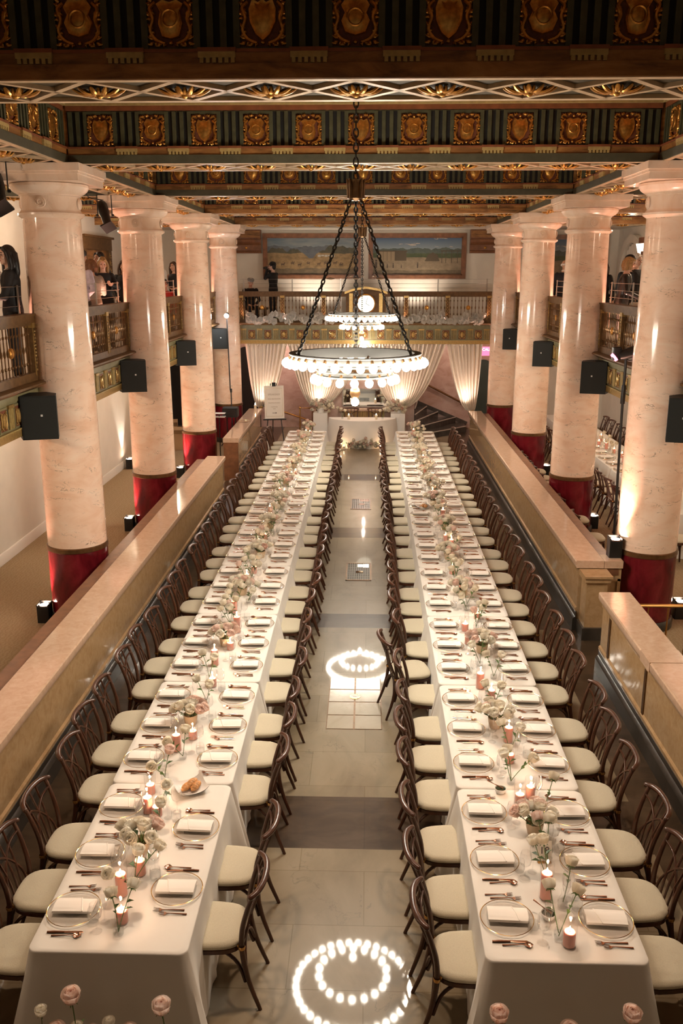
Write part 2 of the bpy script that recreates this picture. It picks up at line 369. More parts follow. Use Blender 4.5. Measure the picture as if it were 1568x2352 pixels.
# floor grilles and cover plates set in the aisle
def grille(x0, x1, y0, y1, label):
    g = thing('floor_grille', label, 'grille', ((x0+x1)/2, (y0+y1)/2, 0)); w, h = (x1-x0)/2, (y1-y0)/2
    MB().box(-w, w, -h, h, 0.0, .003).build('backing', M['black'], g)
    f = MB()
    f.box(-w, w, -h, -h+.03, .003, .008); f.box(-w, w, h-.03, h, .003, .008); f.box(-w, -w+.02, -h, h, .003, .008); f.box(w-.02, w, -h, h, .003, .008)
    f.build('frame', M['bronze'], g)
    l = MB(); n = 11
    for i in range(n): t = -w+.03+(2*w-.06)*i/(n-1); l.box(t-.006, t+.006, -h+.03, h-.03, .003, .007)
    for i in range(18): t = -h+.05+(2*h-.1)*i/17; l.box(-w+.02, w-.02, t-.006, t+.006, .003, .006)
    l.build('grid_bars', simple('dark_bronze_grid', (.05, .045, .03), .3, metal=.8), g)
    p = MB()
    p.box(-w*.1, w*.3, h*.5, h*.82, .006, .0085); p.box(w*.35, w*.8, h*.45, h*.85, .006, .0085); p.box(-w*.2, w*.35, -h*.2, h*.05, .006, .0085)
    p.build('glass_inset', M['mirror'], g)
grille(-.33, .08, 13.26, 14.13, 'square bronze floor grille in the aisle, nearer of the two')
grille(-.34, .09, 17.64, 18.52, 'square bronze floor grille in the aisle, farther of the two')
g = thing('access_cover', 'pale stone access cover with dark joints in the aisle floor', 'cover', (-.12, 9.15, 0))
b = MB()
for i in range(2):
    for j in range(4): b.box(-.29+i*.3, -.01+i*.3, -.62+j*.31, -.33+j*.31, .0, .004)
b.build('stone_slabs', marble('cover_slab_stone', (.42, .37, .29), (.48, .43, .35), (.34, .29, .22), (.27, .22, .16), rough=.13), g)
b = MB(); b.box(-.3, .3, -.63, .61, 0, .0015); b.build('joint_frame', M['bronze'], g)
b = MB(); b.lathe([(.062, .004), (.062, .008), (.05, .008), (.05, .004)], 24); b.build('ring', M['brass'], g, loc=(0, .12, 0))
b = MB(); b.disc(.05, .006, 24); b.tube([(-.02, 0, .008), (.0, .01, .008), (.02, -.005, .008)], .003, 6); b.build('badge', M['logo'], g, loc=(0, .12, 0))

# ================================================================== PARAPETS
def para_profile(s):      # s=+1: inner face towards +u; u measured from inner face
    return dict(plinth=[(.0, 0), (.05*s, 0), (.05*s, .16), (.03*s, .19), (.015*s, .20), (.015*s, .26), (0, .27)],
                panel=[(-.24*s, 0), (0, 0), (0, .27), (.02*s, .275), (.02*s, .31), (.0, .33), (0, .80), (.015*s, .82), (.015*s, .86), (.035*s, .90), (-.24*s, .90)],
                cap=[(-.31*s, .90), (.05*s, .90), (.06*s, .93), (.06*s, .985), (.05*s, 1.0), (-.31*s, 1.0)])
def para_thing(name, label, x, y0, y1, s, board=None, endwood=False):
    t = thing(name, label, 'parapet', (x, (y0+y1)/2, 0)); h = (y1-y0)/2; p = para_profile(s)
    if s < 0: p = {k: q[::-1] for k, q in p.items()}
    MB().extr(p['plinth'], 1, -h-.02, h).build('plinth', M['plinth'], t, 30)
    MB().extr(p['panel'], 1, -h, h).build('panel', M['parapet'], t, 30)
    MB().extr(p['cap'], 1, -h-.05, h+.02).build('cap', M['cap'], t, 30)
    if board:
        bb = MB(); a0, a1 = sorted((-.31*s, -(.31+board)*s)); bb.box(a0, a1, -h-.04, h+.01, .80, .93); bb.box(min(-.24*s, -.29*s), max(-.24*s, -.29*s), -h, h, 0, .9)
        bb.build('outer_board', M['woodrail'], t)
    if endwood: MB().box(min(-.30*s, .04*s), max(-.30*s, .04*s), -h-.06, -h-.0, 0, .9).build('wood_end', M['woodrail'], t)
    return t
para_thing('marble_parapet', 'long polished tan marble parapet wall along the left aisle', -3.02, .6, 18.12, 1, board=.22)
para_thing('marble_parapet', 'short marble parapet with brown wooden end, left side by the sign', -3.03, 20.25, 24.9, 1, board=.0, endwood=True)
t = para_thing('marble_parapet', 'long polished marble parapet along the right aisle, ending at a square pier', 2.84, 11.35, 24.6, -1, board=.20)
# pier and return at the near end of the long right parapet
y = -(24.6-11.35)/2
q = MB(); q.box(.03, .30, y-.33, y-.05, 0, .80); q.box(.0, .33, y-.36, y-.02, .80, .86); q.box(-.01, .35, y-.38, y-.0, .86, .89); q.build('pier', M['parapet'], t)
MB().box(.0, .33, y-.37, y-.03, 0, .17).build('pier_plinth', M['plinth'], t)
q = MB(); q.box(.25, .55, y-.03, y+.2, .0, .9); q.box(.36, .40, y-.055, y-.04, .3, .75); q.box(.50, .54, y-.055, y-.04, .3, .75); q.box(.36, .54, y-.055, y-.04, .72, .75); q.build('return_panel', M['parapet'], t)
MB().box(.315, .56, y-.055, y+.24, .9, .998).build('return_cap', M['cap'], t)
t = para_thing('marble_parapet', 'marble parapet at lower right with bronze joint strips, beside the gap', 2.84, .6, 10.08, -1)
for yy in (9.72, 8.35, 5.9): MB().box(-.012, .0, yy-.03-5.34, yy+.03-5.34, .27, .9).build('joint_strip', M['bronze'], t)
for yy in (8.35, 5.9): MB().box(-.065, .315, yy-.25-5.34, yy+.05-5.34, .9, 1.004).build('cap_block', M['cap'], t)
# brass stair rail behind it
t = thing('brass_railing', 'low brass railing with turned balusters behind the lower right parapet', 'railing', (3.9, 9.3, 0))
MB().tube([(-.75, .55, .93), (1.1, .55, .93)], .022, 8).build('top_rail', M['brass'], t)
MB().tube([(-.75, .55, .1), (1.1, .55, .1)], .018, 8).build('bottom_rail', M['brass'], t)
bal = None
for i in range(8):
    x = -.6+i*.23
    if bal is None:
        bal = MB().lathe([(.009, .1), (.009, .3), (.018, .36), (.012, .4), (.022, .5), (.024, .52), (.012, .56), (.009, .7), (.009, .92)], 8).mesh('baluster', M['brass'])
    place('baluster', bal, t, (x, .55, 0))

# ================================================================== COLUMNS
def shaft_r(z): tt = (z-1.1)/(5.4-1.1); return .395-.042*tt*tt*(1.4-.4*tt)
pl = MB().lathe([(.43, 0), (.43, .1), (.41, .13), (.40, .13)], 48).mesh('column_plinth', M['plinth'])
rd = MB().lathe([(.402, .12), (.402, 1.03)], 48).mesh('column_red_base', M['red'])
rg = MB().lathe([(.402, 1.03), (.413, 1.035), (.413, 1.09), (.395, 1.10)], 48).mesh('column_ring', M['bronze'])
sh = MB().lathe([(shaft_r(z), z) for z in [1.09+i*.22 for i in range(20)]+[5.36]], 48).mesh('column_shaft', M['column'])
cp = MB(); r0 = shaft_r(5.36)
cp.lathe([(r0, 5.34), (r0+.03, 5.36), (r0+.05, 5.375), (r0+.05, 5.40), (r0+.025, 5.415), (r0+.012, 5.43), (r0+.006, 5.44), (r0+.006, 5.60), (r0+.02, 5.605), (r0+.02, 5.62), (r0+.06, 5.64), (r0+.10, 5.67), (r0+.125, 5.71), (r0+.12, 5.74), (r0+.08, 5.76)], 48)
for h, z0, z1 in ((.53, 5.75, 5.83), (.545, 5.83, 5.86), (.565, 5.86, ZS-.001)): cp.box(-h, h, -h, h, z0, z1)
cp = cp.mesh('column_capital', M['column_trim'], 35)
rs = MB(); rs.lathe([(.0001, .02), (.012, .022), (.02, .014), (.028, .02), (.045, .024), (.052, .012), (.056, .014), (.06, .02), (.068, .014), (.07, 0)], 20)
for i in range(12):
    a = 2*pi*i/12; rs.ball((.035*cos(a), .035*sin(a), .018), .011, 6, 4)
rs = rs.mesh('column_rosette', M['column_trim'])
lbl = {0: 'nearest to the camera', 1: 'second nearest', 2: 'third from the camera', 3: 'farthest, beside the drapes'}
for sx, nm in ((0, 'left'), (1, 'right')):
    for k, y in enumerate(YB[1:]):
        t = thing('marble_column', f'pink cream marble column with burgundy base, {nm} row, {lbl[k]}', 'column', (COLX[sx], y, 0), 0, 'marble columns along the hall')
        place('plinth', pl, t); o = place('red_base', rd, t); o['label'] = 'burgundy marble base drum'; place('ring', rg, t); place('shaft', sh, t, rz=1.7*k+sx); place('capital', cp, t)
        for a in range(4):
            o = place('rosette', rs, t, ((r0+.006)*sin(a*pi/2+.0), -(r0+.006)*cos(a*pi/2), 5.52)); o.rotation_euler = (pi/2, 0, a*pi/2)

# ================================================================== COFFERED CEILING
PER = .62
def leaf_curl(b, x, y, sgn, ang, ln, w):                 # a small raised acanthus leaf
    pts = arc([(x, y, .012), (x+ln*.5*cos(ang), y+ln*.5*sin(ang), .035), (x+ln*cos(ang+sgn*.5), y+ln*sin(ang+sgn*.5), .022)], 3)
    b.tube(pts, [w*.5, w*.9, w, w*.8, w*.6, w*.4, w*.15][:len(pts)], 6, flat=.7)
def medallion(kind):
    b = MB(); b.use(M['medal_red']).box(-.155, .155, -.17, .17, 0, .006)
    b.use(M['gold'])
    if kind == 0: sh_ = [(.0, -.125), (.06, -.11), (.085, -.03), (.07, .05), (.095, .095), (.05, .12), (0, .105)]
    elif kind == 1: sh_ = [(.0, -.14), (.05, -.10), (.09, -.02), (.095, .06), (.07, .12), (.03, .10), (0, .12)]
    else: sh_ = [(.0, -.11), (.07, -.09), (.10, -.02), (.075, .03), (.10, .08), (.06, .13), (0, .12)]
    full = sh_+[(-x, y) for x, y in sh_[-2:0:-1]]; n = len(full)
    vs = [(x, y, .006) for x, y in full]+[(x*.95, y*.95, .03) for x, y in full]+[(x*.78, y*.78, .026) for x, y in full]+[(x*.5, y*.5, .04) for x, y in full]+[(0, 0, .046)]
    fs = [(k*n+i, k*n+(i+1) % n, (k+1)*n+(i+1) % n, (k+1)*n+i) for k in range(3) for i in range(n)]+[(3*n+i, 3*n+(i+1) % n, 4*n) for i in range(n)]
    b.add(vs, fs)
    if kind != 1: b.lathe([(.045, .044), (.052, .052), (.06, .044)], 16)
    for s in (-1, 1):
        b.tube(arc([(s*.10, .10, .02), (s*.135, .06, .03), (s*.115, .0, .03), (s*.135, -.07, .03), (s*.10, -.125, .025), (s*.04, -.15, .02)], 4), .013, 6)
        b.tube(arc([(s*.08, .13, .02), (s*.12, .145, .03), (s*.14, .12, .03), (s*.12, .105, .025)], 4), .011, 6)
        for (x, y, a, ln) in ((.11, -.11, -.3, .05), (.12, -.05, .2, .04), (.13, .02, .5, .035), (.07, -.145, -.9, .045), (.12, -.14, -.7, .045), (.13, .075, 1.0, .03), (.05, .14, 1.2, .03)):
            leaf_curl(b, s*x, y, s, a if s > 0 else pi-a, ln, .013)
        for q in range(9):
            yy = -.155+q*.036; leaf_curl(b, s*.118+s*.012*sin(q*2.1), yy, s*(1 if q % 2 else -1), (.2 if s > 0 else pi-.2)+s*.9*sin(q*1.7), .034, .011)
        for q in range(4): leaf_curl(b, s*(.03+.028*q), -.155+.004*q, -s, -.4 if s > 0 else pi+.4, .03, .010); leaf_curl(b, s*(.03+.028*q), .15-.004*q, s, .5 if s > 0 else pi-.5, .028, .010)
    b.ball((0, .135, .02), .018, 8, 5); b.ball((0, -.145, .02), .016, 8, 5)
    return b.mesh('medallion_relief')
MED = [medallion(k) for k in range(3)]
def coffer_face(n, brown, L_):
    """one beam face, facing -y, z from the soffit up; n frieze periods centred"""
    b = MB(); h = L_/2
    b.use(M['brown'] if brown else M['graygreen']).box(-h, h, 0, .06, 0, .095)
    b.use(M['brown']).box(-h, h, .015, .06, .095, .165)
    b.use(M['redbrown']).box(-h, h, .0, .06, .165, .185)
    b.use(M['green']).box(-h, h, .055, .07, .185, .585)
    x0 = -n*PER/2
    for i in range(n+1):
        c = x0+i*PER
        if abs(c) > h-.02: continue
        b.use(M['black_slot']).box(max(-h, c-.15), min(h, c+.15), .05, .056, .20, .57)
        b.use(M['green'])
        for q in (-.135, -.045, .045, .135):
            if abs(c+q) < h-.03: b.box(c+q-.022, c+q+.022, .02, .056, .19, .575)
        if abs(c) < h-.13:
            b.use(M['yellow']).box(c-.125, c+.125, -.012, .03, .13, .165); b.use(M['redbrown']).box(c-.13, c+.13, -.016, .03, .165, .19)
            b.use(M['yellow'])
            for q in range(6): b.box(c-.115+q*.042, c-.09+q*.042, -.008, .03, .098, .13)
    b.use(M['green'])
    for i in range(n):
        c = x0+(i+.5)*PER
        b.box(c-.185, c-.157, .03, .056, .19, .58); b.box(c+.157, c+.185, .03, .056, .19, .58); b.box(c-.157, c+.157, .03, .056, .545, .58); b.box(c-.157, c+.157, .03, .056, .19, .20)
    b.use(M['redbrown']).box(-h, h, .02, .08, .585, .64)
    b.use(M['yellow']).box(-h, h, -.015, .08, .64, .662)
    b.use(M['green']).box(-h, h, .03, .08, .662, .81)
    m = int(L_/.085)
    for i in range(m):
        c = -h+(i+.5)*L_/m; b.box(c-.028, c+.028, -.0, .04, .672, .73)
    b.use(M['lattice']).box(-h, h, -.03, .08, .74, .77)
    return b.mesh('beam_face', smooth=0)
FACES = {}
mcount = [0]
def add_face(parent, n, L_, brown, loc, rz, meds=True):
    k = (n, round(L_, 2), brown)
    if k not in FACES: FACES[k] = coffer_face(n, brown, L_)
    f = place('frieze', FACES[k], parent, loc, rz)
    if meds:
        c, s = cos(rz), sin(rz)
        for i in range(n):
            u = -n*PER/2+(i+.5)*PER; v = .05
            mcount[0] += 1
            o = place('medallion', MED[(i+mcount[0]//7) % 3], parent, (loc[0]+u*c-v*s, loc[1]+u*s+v*c, loc[2]+.372)); o.rotation_euler = (pi/2, 0, rz)
    return f
ros = MB()
for i in range(22):
    a = 2*pi*i/22; r1 = .155 if i % 2 == 0 else .10
    pts = [(.02*cos(a)*1.5, .02*sin(a), -.045), (r1*.6*cos(a)*1.25, r1*.6*sin(a)*.75, -.045), (r1*cos(a)*1.25, r1*sin(a)*.75, -.012)]
    ros.tube(arc(pts, 3), [.008, .011, .015, .018, .019, .016, .007], 6, flat=.7)
ros.ball((0, 0, -.045), .032, 10, 6)
ROS = ros.mesh('rosette_leaf', M['gold'])
def soffit(n, L_, w):
    """underside lattice, along x, width w, hanging below z=0..-.03"""
    b = MB(); h = L_/2; hw = w/2
    b.use(M['lattice_green']).box(-h, h, -hw, hw, -.005, .02)
    b.use(M['lattice']); b.box(-h, h, -hw, -hw+.07, -.035, 0); b.box(-h, h, hw-.07, hw, -.035, 0)
    for i in range(n+1):
        c = -n*PER/2+i*PER
        for s in (-1, 1):
            for e in (-1, 1):
                x1 = c+e*PER/2
                if abs(x1) > h+.01: continue
                d = V((x1-c, s*(hw-.06), 0)); l = d.length; ang = atan2(d.y, d.x)
                b.obox((c+d.x/2, d.y/2, -.02), l, .05, .03, Mx.Rotation(ang, 3, 'Z'))
    b.use(M['redbrown'])
    for i in range(n):
        c = -n*PER/2+(i+.5)*PER
        b.box(c-.02, c+.02, -hw+.075, -hw+.16, -.012, 0); b.box(c-.02, c+.02, hw-.16, hw-.075, -.012, 0)
    return b.mesh('soffit_lattice', smooth=0)
SOF = {}
def add_soffit(parent, n, L_, w, loc, rz):
    k = (n, round(L_, 2), round(w, 2))
    if k not in SOF: SOF[k] = soffit(n, L_, w)
    place('soffit', SOF[k], parent, loc, rz)
    c, s = cos(rz), sin(rz)
    for i in range(n):
        u = -n*PER/2+(i+.5)*PER
        o = place('rosette', ROS, parent, (loc[0]+u*c, loc[1]+u*s, loc[2]-.005), rz)
LBAY = COLX[1]-COLX[0]-.8                                 # clear span between long beams
tn = 0
BW = .42
for k, y in enumerate(YB):
    tn += 1; brown = k in (0, 3, 4)  # the other beams get the strip colour that has shade painted in
    o = struct(MB().box(XLU, XRU, y-BW+.06, y+BW-.06, ZS+.05, 6.76).build(f'trim_{tn}', M['brown']))
    add_face(o, 11, LBAY, brown, (XC, y-BW, ZS), 0, True)
    add_face(o, 11, LBAY, False, (XC, y+BW, ZS), pi, False)
    add_soffit(o, 11, LBAY, 2*BW-.02, (XC, y, ZS+.03), 0)
    for s, xa, xb in ((-1, XLU, COLX[0]-.4), (1, COLX[1]+.4, XRU)):
        if k > 0: add_face(o, 5, xb-xa, brown, ((xa+xb)/2, y-BW, ZS), 0, True)
        add_soffit(o, 4, xb-xa, 2*BW-.02, ((xa+xb)/2, y, ZS+.03), 0)
for sx in (0, 1):
    for k in range(-1, 4):
        y0 = (YB[k] if k >= 0 else YB[0]-4.6)+BW; y1 = YB[k+1]-BW; tn += 1; L_ = y1-y0; x = COLX[sx]
        o = struct(MB().box(x-.34, x+.34, y0-BW, y1+BW, ZS+.052, 6.76).build(f'trim_{tn}', M['brown']))
        s = 1 if sx == 0 else -1
        n = int(L_/PER)
        add_face(o, n, L_, False, (x+s*.4, (y0+y1)/2, ZS), pi/2 if s > 0 else -pi/2, k >= 0)
        add_face(o, n, L_, False, (x-s*.4, (y0+y1)/2, ZS), -pi/2 if s > 0 else pi/2, False)
        add_soffit(o, n, L_, .78, (x, (y0+y1)/2, ZS+.03), pi/2)
# soffit squares over the columns
for sx in (0, 1):
    for k, y in enumerate(YB):
        tn += 1; struct(MB().box(COLX[sx]-.41, COLX[sx]+.41, y-.42, y+.42, ZS-.002, ZS+.05).build(f'trim_{tn}', M['lattice']))
# flat ceiling beyond the last beam
tn += 1; struct(MB().box(XLU, XRU, YB[-1]+.42, 28.5, ZS+.02, ZS+.1).build(f'trim_{tn}', M['wall']))
# ================================================================== MEZZANINE
BX = (-4.28, 4.08)
ZB = 2.74                                                # underside of the balcony fascia
def slab(n, x0, x1, y0, y1):
    struct(MB().box(x0, x1, y0, y1, ZM-.12, ZM).build(n, M['wall']))
slab('floor_mezzanine_left', XLU, BX[0]-.05, -6, 25.8)
slab('floor_mezzanine_right', BX[1]+.05, XRU, -6, 25.8)
slab('floor_mezzanine_end', XLU, XRU, 25.8, 28.5)
# lower aisle walls meet the slab
struct(MB().box(XLU, XLW-.15, -6, 28.0, ZM-.2, ZM-.12).build('ceiling_left', M['wall']))

BALU = MB().lathe([(.008, 0), (.008, .09), (.016, .10), (.016, .125), (.008, .135), (.008, .24), (.015, .26), (.018, .285), (.015, .31), (.008, .33), (.008, .45), (.016, .46), (.016, .48), (.008, .49), (.008, .58)], 8).mesh('baluster_rod', M['bronze'])
DISK = MB().lathe([(.0001, .02), (.03, .022), (.04, .014), (.05, .02), (.062, .012), (.062, -.012), (.0001, -.012)], 18).mesh('roundel', M['gold'])
pm = MB(); pm.use(M['railwood']).box(-.055, .055, -.05, .05, 0, .68); pm.use(M['goldbright'])
pm.box(-.065, .065, -.06, .06, .58, .66)
for i in range(6):
    z = .07+i*.085; pm.ball((0, -.052, z), .017, 8, 5, (1, .6, 1)); pm.ball((-.03, -.05, z+.042), .013, 6, 4, (1, .6, 1)); pm.ball((.03, -.05, z+.042), .013, 6, 4, (1, .6, 1))
for s in (-1, 1): pm.box(s*.05-.005, s*.05+.005, -.058, -.05, 0, .58)
POST = pm.mesh('carved_post')
sm = MB(); sm.use(M['medal_red']).box(-.1, .1, -.006, 0, -.12, .12)
sm.use(M['goldbright'])
sm.lathe([(.0001, .03), (.03, .028), (.05, .018), (.06, .024), (.068, .012), (.07, 0)], 16)
for i in range(len(sm.v)-16*6, len(sm.v)):
    x, y, z = sm.v[i]; sm.v[i] = (x*.85, -z-.006, y*1.25)
for s in (-1, 1):
    sm.tube([(s*.05, -.012, .085), (s*.085, -.014, .06), (s*.07, -.014, .0), (s*.085, -.014, -.06), (s*.03, -.012, -.1)], .011, 6)
for q in (-1, 1):
    for w in (-1, 1): sm.ball((q*.08, -.01, w*.095), .012, 6, 4)
SMED = sm.mesh('small_cartouche')
FASC = {}
def fascia_mesh(L_, per):
    b = MB(); h = L_/2; n = int(L_/per)
    b.use(M['fascia']).box(-h, h, .0, .06, 2.85-2.85, .51)
    b.use(M['goldbright']).box(-h, h, -.03, .06, -.0, .09); b.use(M['yellow']).box(-h, h, -.04, .06, .09, .105)
    b.use(M['fascia']).box(-h, h, -.02, .06, .43, .51)
    for i in range(n+1):
        c = -n*per/2+i*per
        if abs(c) > h-.09: continue
        b.use(M['black_slot']).box(c-.07, c+.07, -.006, 0, .13, .37)
        b.use(M['yellow'])
        for q in (-.055, -.018, .018, .055): b.box(c+q-.01, c+q+.01, -.022, 0, .13, .37)
        b.use(M['goldbright']).box(c-.08, c+.08, -.03, 0, .37, .41)
    b.use(M['fascia'])
    for i in range(n):
        c = -n*per/2+(i+.5)*per
        b.box(c-.125, c-.105, -.014, 0, .12, .40); b.box(c+.105, c+.125, -.014, 0, .12, .40); b.box(c-.105, c+.105, -.014, 0, .375, .40); b.box(c-.105, c+.105, -.014, 0, .12, .135)
    return b.mesh('fascia_band', smooth=0), n
def balustrade(label, loc, rz, L_, posts, skip=None, first=(0, 0)):
    """along local x, facing local -y; origin on the mezzanine edge at floor level of the fascia bottom (z 2.85)"""
    t = thing('balcony_balustrade', label, 'balustrade', loc, rz); h = L_/2; t.scale = (1, 1, 1.03)
    if L_ not in FASC: FASC[L_] = fascia_mesh(L_, .46)
    me, n = FASC[L_]; place('fascia', me, t)
    for i in range(n): place('cartouche', SMED, t, (-n*.46/2+(i+.5)*.46, -.004, .255))
    b = MB(); b.extr([(-.16, .56), (-.16, .585), (-.12, .60), (.12, .60), (.12, .51), (-.06, .51), (-.10, .535)], 0, -h, h); b.build('ledge', M['railwood'], t, 30)
    MB().box(-h, h, -.045, .045, .60, .70).build('bottom_rail', M['railwood'], t)
    b = MB(); b.box(-h, h, -.04, .04, 1.27, 1.30); b.box(-h, h, -.065, .065, 1.30, 1.385); b.box(-h, h, -.08, .08, 1.385, 1.41); b.build('top_rail', M['railwood'], t)
    xs = [-h+.06+(L_-.12)*i/posts for i in range(posts+1)]
    for i, x in enumerate(xs): place('post', POST, t, (x, 0, .66))
    for i in range(posts):
        w = xs[i+1]-xs[i]; m = max(4, int(w/.098))
        for j in range(m):
            x = xs[i]+.03+(w-.06)*(j+.5)/m
            if skip and skip[0] < x < skip[1]: continue
            place('baluster', BALU, t, (x, 0, .695))
        xm = (xs[i]+xs[i+1])/2
        if skip and skip[0] < xm < skip[1]: continue
        o = place('roundel', DISK, t, (xm, -.0, .98)); o.rotation_euler = (pi/2, 0, 0)
    return t
def cable_rail(label, loc, rz, L_, posts, z0=1.41, z1=1.80):
    t = thing('cable_railing', label, 'railing', loc, rz); h = L_/2
    for i in range(posts+1):
        x = -h+.1+(L_-.2)*i/posts; MB().box(x-.018, x+.018, -.008, .008, .55, z1).build('post', M['steel'], t)
    for q in range(4):
        z = z1-.02-q*(z1-z0)/3.3; MB().tube([(-h, 0, z), (h, 0, z)], .0035, 5).build('cable', M['steel'], t)
    return t
bn = ['nearest the camera', 'between the first and second columns', 'between the second and third columns', 'between the third and fourth columns']
for sx, nm in ((0, 'left'), (1, 'right')):
    for k in range(4):
        y0, y1 = YB[k]+.27, YB[k+1]-.27
        rz = pi/2 if sx == 0 else -pi/2
        balustrade(f'brown and gold balustrade of the {nm} balcony, {bn[k]}', (BX[sx], (y0+y1)/2, ZB), rz, y1-y0, 3)
        d = -.10 if sx == 0 else .10
        cable_rail(f'thin cable railing above the {nm} balustrade, {bn[k]}', (BX[sx]+d, (y0+y1)/2, ZB), rz, y1-y0, 3)
YF = 25.75
LF = 7.1
balustrade('brown and gold balustrade of the far balcony with clock housing', (XC, YF, ZB), 0, LF, 6, skip=(-.62, .62))
cable_rail('thin cable railing above the far balustrade in front of the paintings', (XC, YF+.3, ZB), 0, LF, 5)
# clock housing
t = thing('wall_clock', 'lit round clock in an arched wooden housing on the far balcony', 'clock', (XC+.03, YF-.05, 3.44))
b = MB(); pts = [(-.6, 0), (-.6, .78), (-.35, .86)]+[(-.22*cos(a), .88+.0*sin(a)) for a in (0,)]+[(.35, .86), (.6, .78), (.6, 0)]
b.extr([(-.58, .0), (.58, .0), (.58, .72), (.40, .80), (.0, .86), (-.40, .80), (-.58, .72)], 1, 0, .05)
for i in range(len(b.v)): x, y, z = b.v[i]; b.v[i] = (x, y, z)
def extr_y(b, pts, y0, y1):
    n = len(pts); return b.add([(x, y0, z) for x, z in pts]+[(x, y1, z) for x, z in pts], [tuple(range(n)), tuple(range(2*n-1, n-1, -1))]+[((i+1) % n, i, n+i, n+(i+1) % n) for i in range(n)])
b = MB(); extr_y(b, [(-.56, 0), (.56, 0), (.56, .70), (.36, .78), (.0, .84), (-.36, .78), (-.56, .70)], 0, .14); b.build('housing', M['railwood'], t, 30)
b = MB(); extr_y(b, [(-.60, .68), (-.36, .77), (0, .83), (.36, .77), (.60, .68), (.60, .74), (.36, .83), (0, .89), (-.36, .83), (-.60, .74)], -.05, .1)
for s in (-1, 1): b.box(s*.42-.05, s*.42+.05, -.03, .1, .0, .70)
b.build('pediment', M['goldbright'], t, 30)
b = MB(); b.lathe([(.235, 0), (.235, .03), (.265, .04), (.275, .02), (.275, 0)], 32); b.xf(Mx.Translation((0, -.0, .42)) @ Mx.Rotation(pi/2, 4, 'X')); b.build('rim', M['gold'], t)
b = MB(); b.disc(.236, .012, 32); b.xf(Mx.Translation((0, 0, .42)) @ Mx.Rotation(pi/2, 4, 'X')); b.build('face', M['clockface'], t)
for a, l in ((rad(118), .12), (rad(15), .17)): MB().obox((l/2*sin(a), -.02, .42+l/2*cos(a)), .016, .004, l, Mx.Rotation(a, 3, 'Y')).build('hand', M['ink'], t)

# orchid garlands on the far ledge
def orchid_mesh():
    b = MB()
    for i in range(5):
        a = 2*pi*i/5+pi/2; w = .056 if i in (1, 4) else .044; l = .078
        def fn(u, v, a=a, w=w, l=l):
            r = .006+l*v; s = (u-.5)*2*w*sin(pi*min(1, v*.9+.12))
            return (r*cos(a)-s*sin(a), -.02*sin(v*2.4)-.01*(1-abs(u-.5)*2)*v, r*sin(a)+s*cos(a))
        b.grid(fn, 3, 4)
    b.use(M['orchid']); b.ball((0, -.02, -.005), .012, 6, 4); return b
ob = orchid_mesh(); ob.mats = [M['orchid']]; ob.m = [0]*len(ob.f); ORC = ob.mesh('orchid_bloom', smooth=60)
R1 = random.Random(11)
for nm, xa, xb in (('left', -3.42, -.78), ('right', .58, 3.25)):
    t = thing('flower_garland', f'white orchid garland along the far balcony ledge, {nm} half', 'flowers', ((xa+xb)/2, YF-.12, 3.42))
    for i in range(96):
        u = R1.random(); x = (u-.5)*(xb-xa); hump = .5+.5*sin(u*19+1.3)*sin(u*7)
        z = -.06+R1.random()*(.10+.20*max(0, hump))
        o = place('orchid', ORC, t, (x, -.03-.05*R1.random(), z)); o.rotation_euler = (R1.uniform(-.5, .5), R1.uniform(-3, 3), R1.uniform(-.7, .7)); o.scale = (R1.uniform(.85, 1.35),)*3
    g = MB()
    g.tube(arc([((xa-xb)/2+(xb-xa)*i/14, -.02, .0+.05*sin(i*1.7)) for i in range(15)], 3), .008, 5); g.build('vine', M['stem'], t)

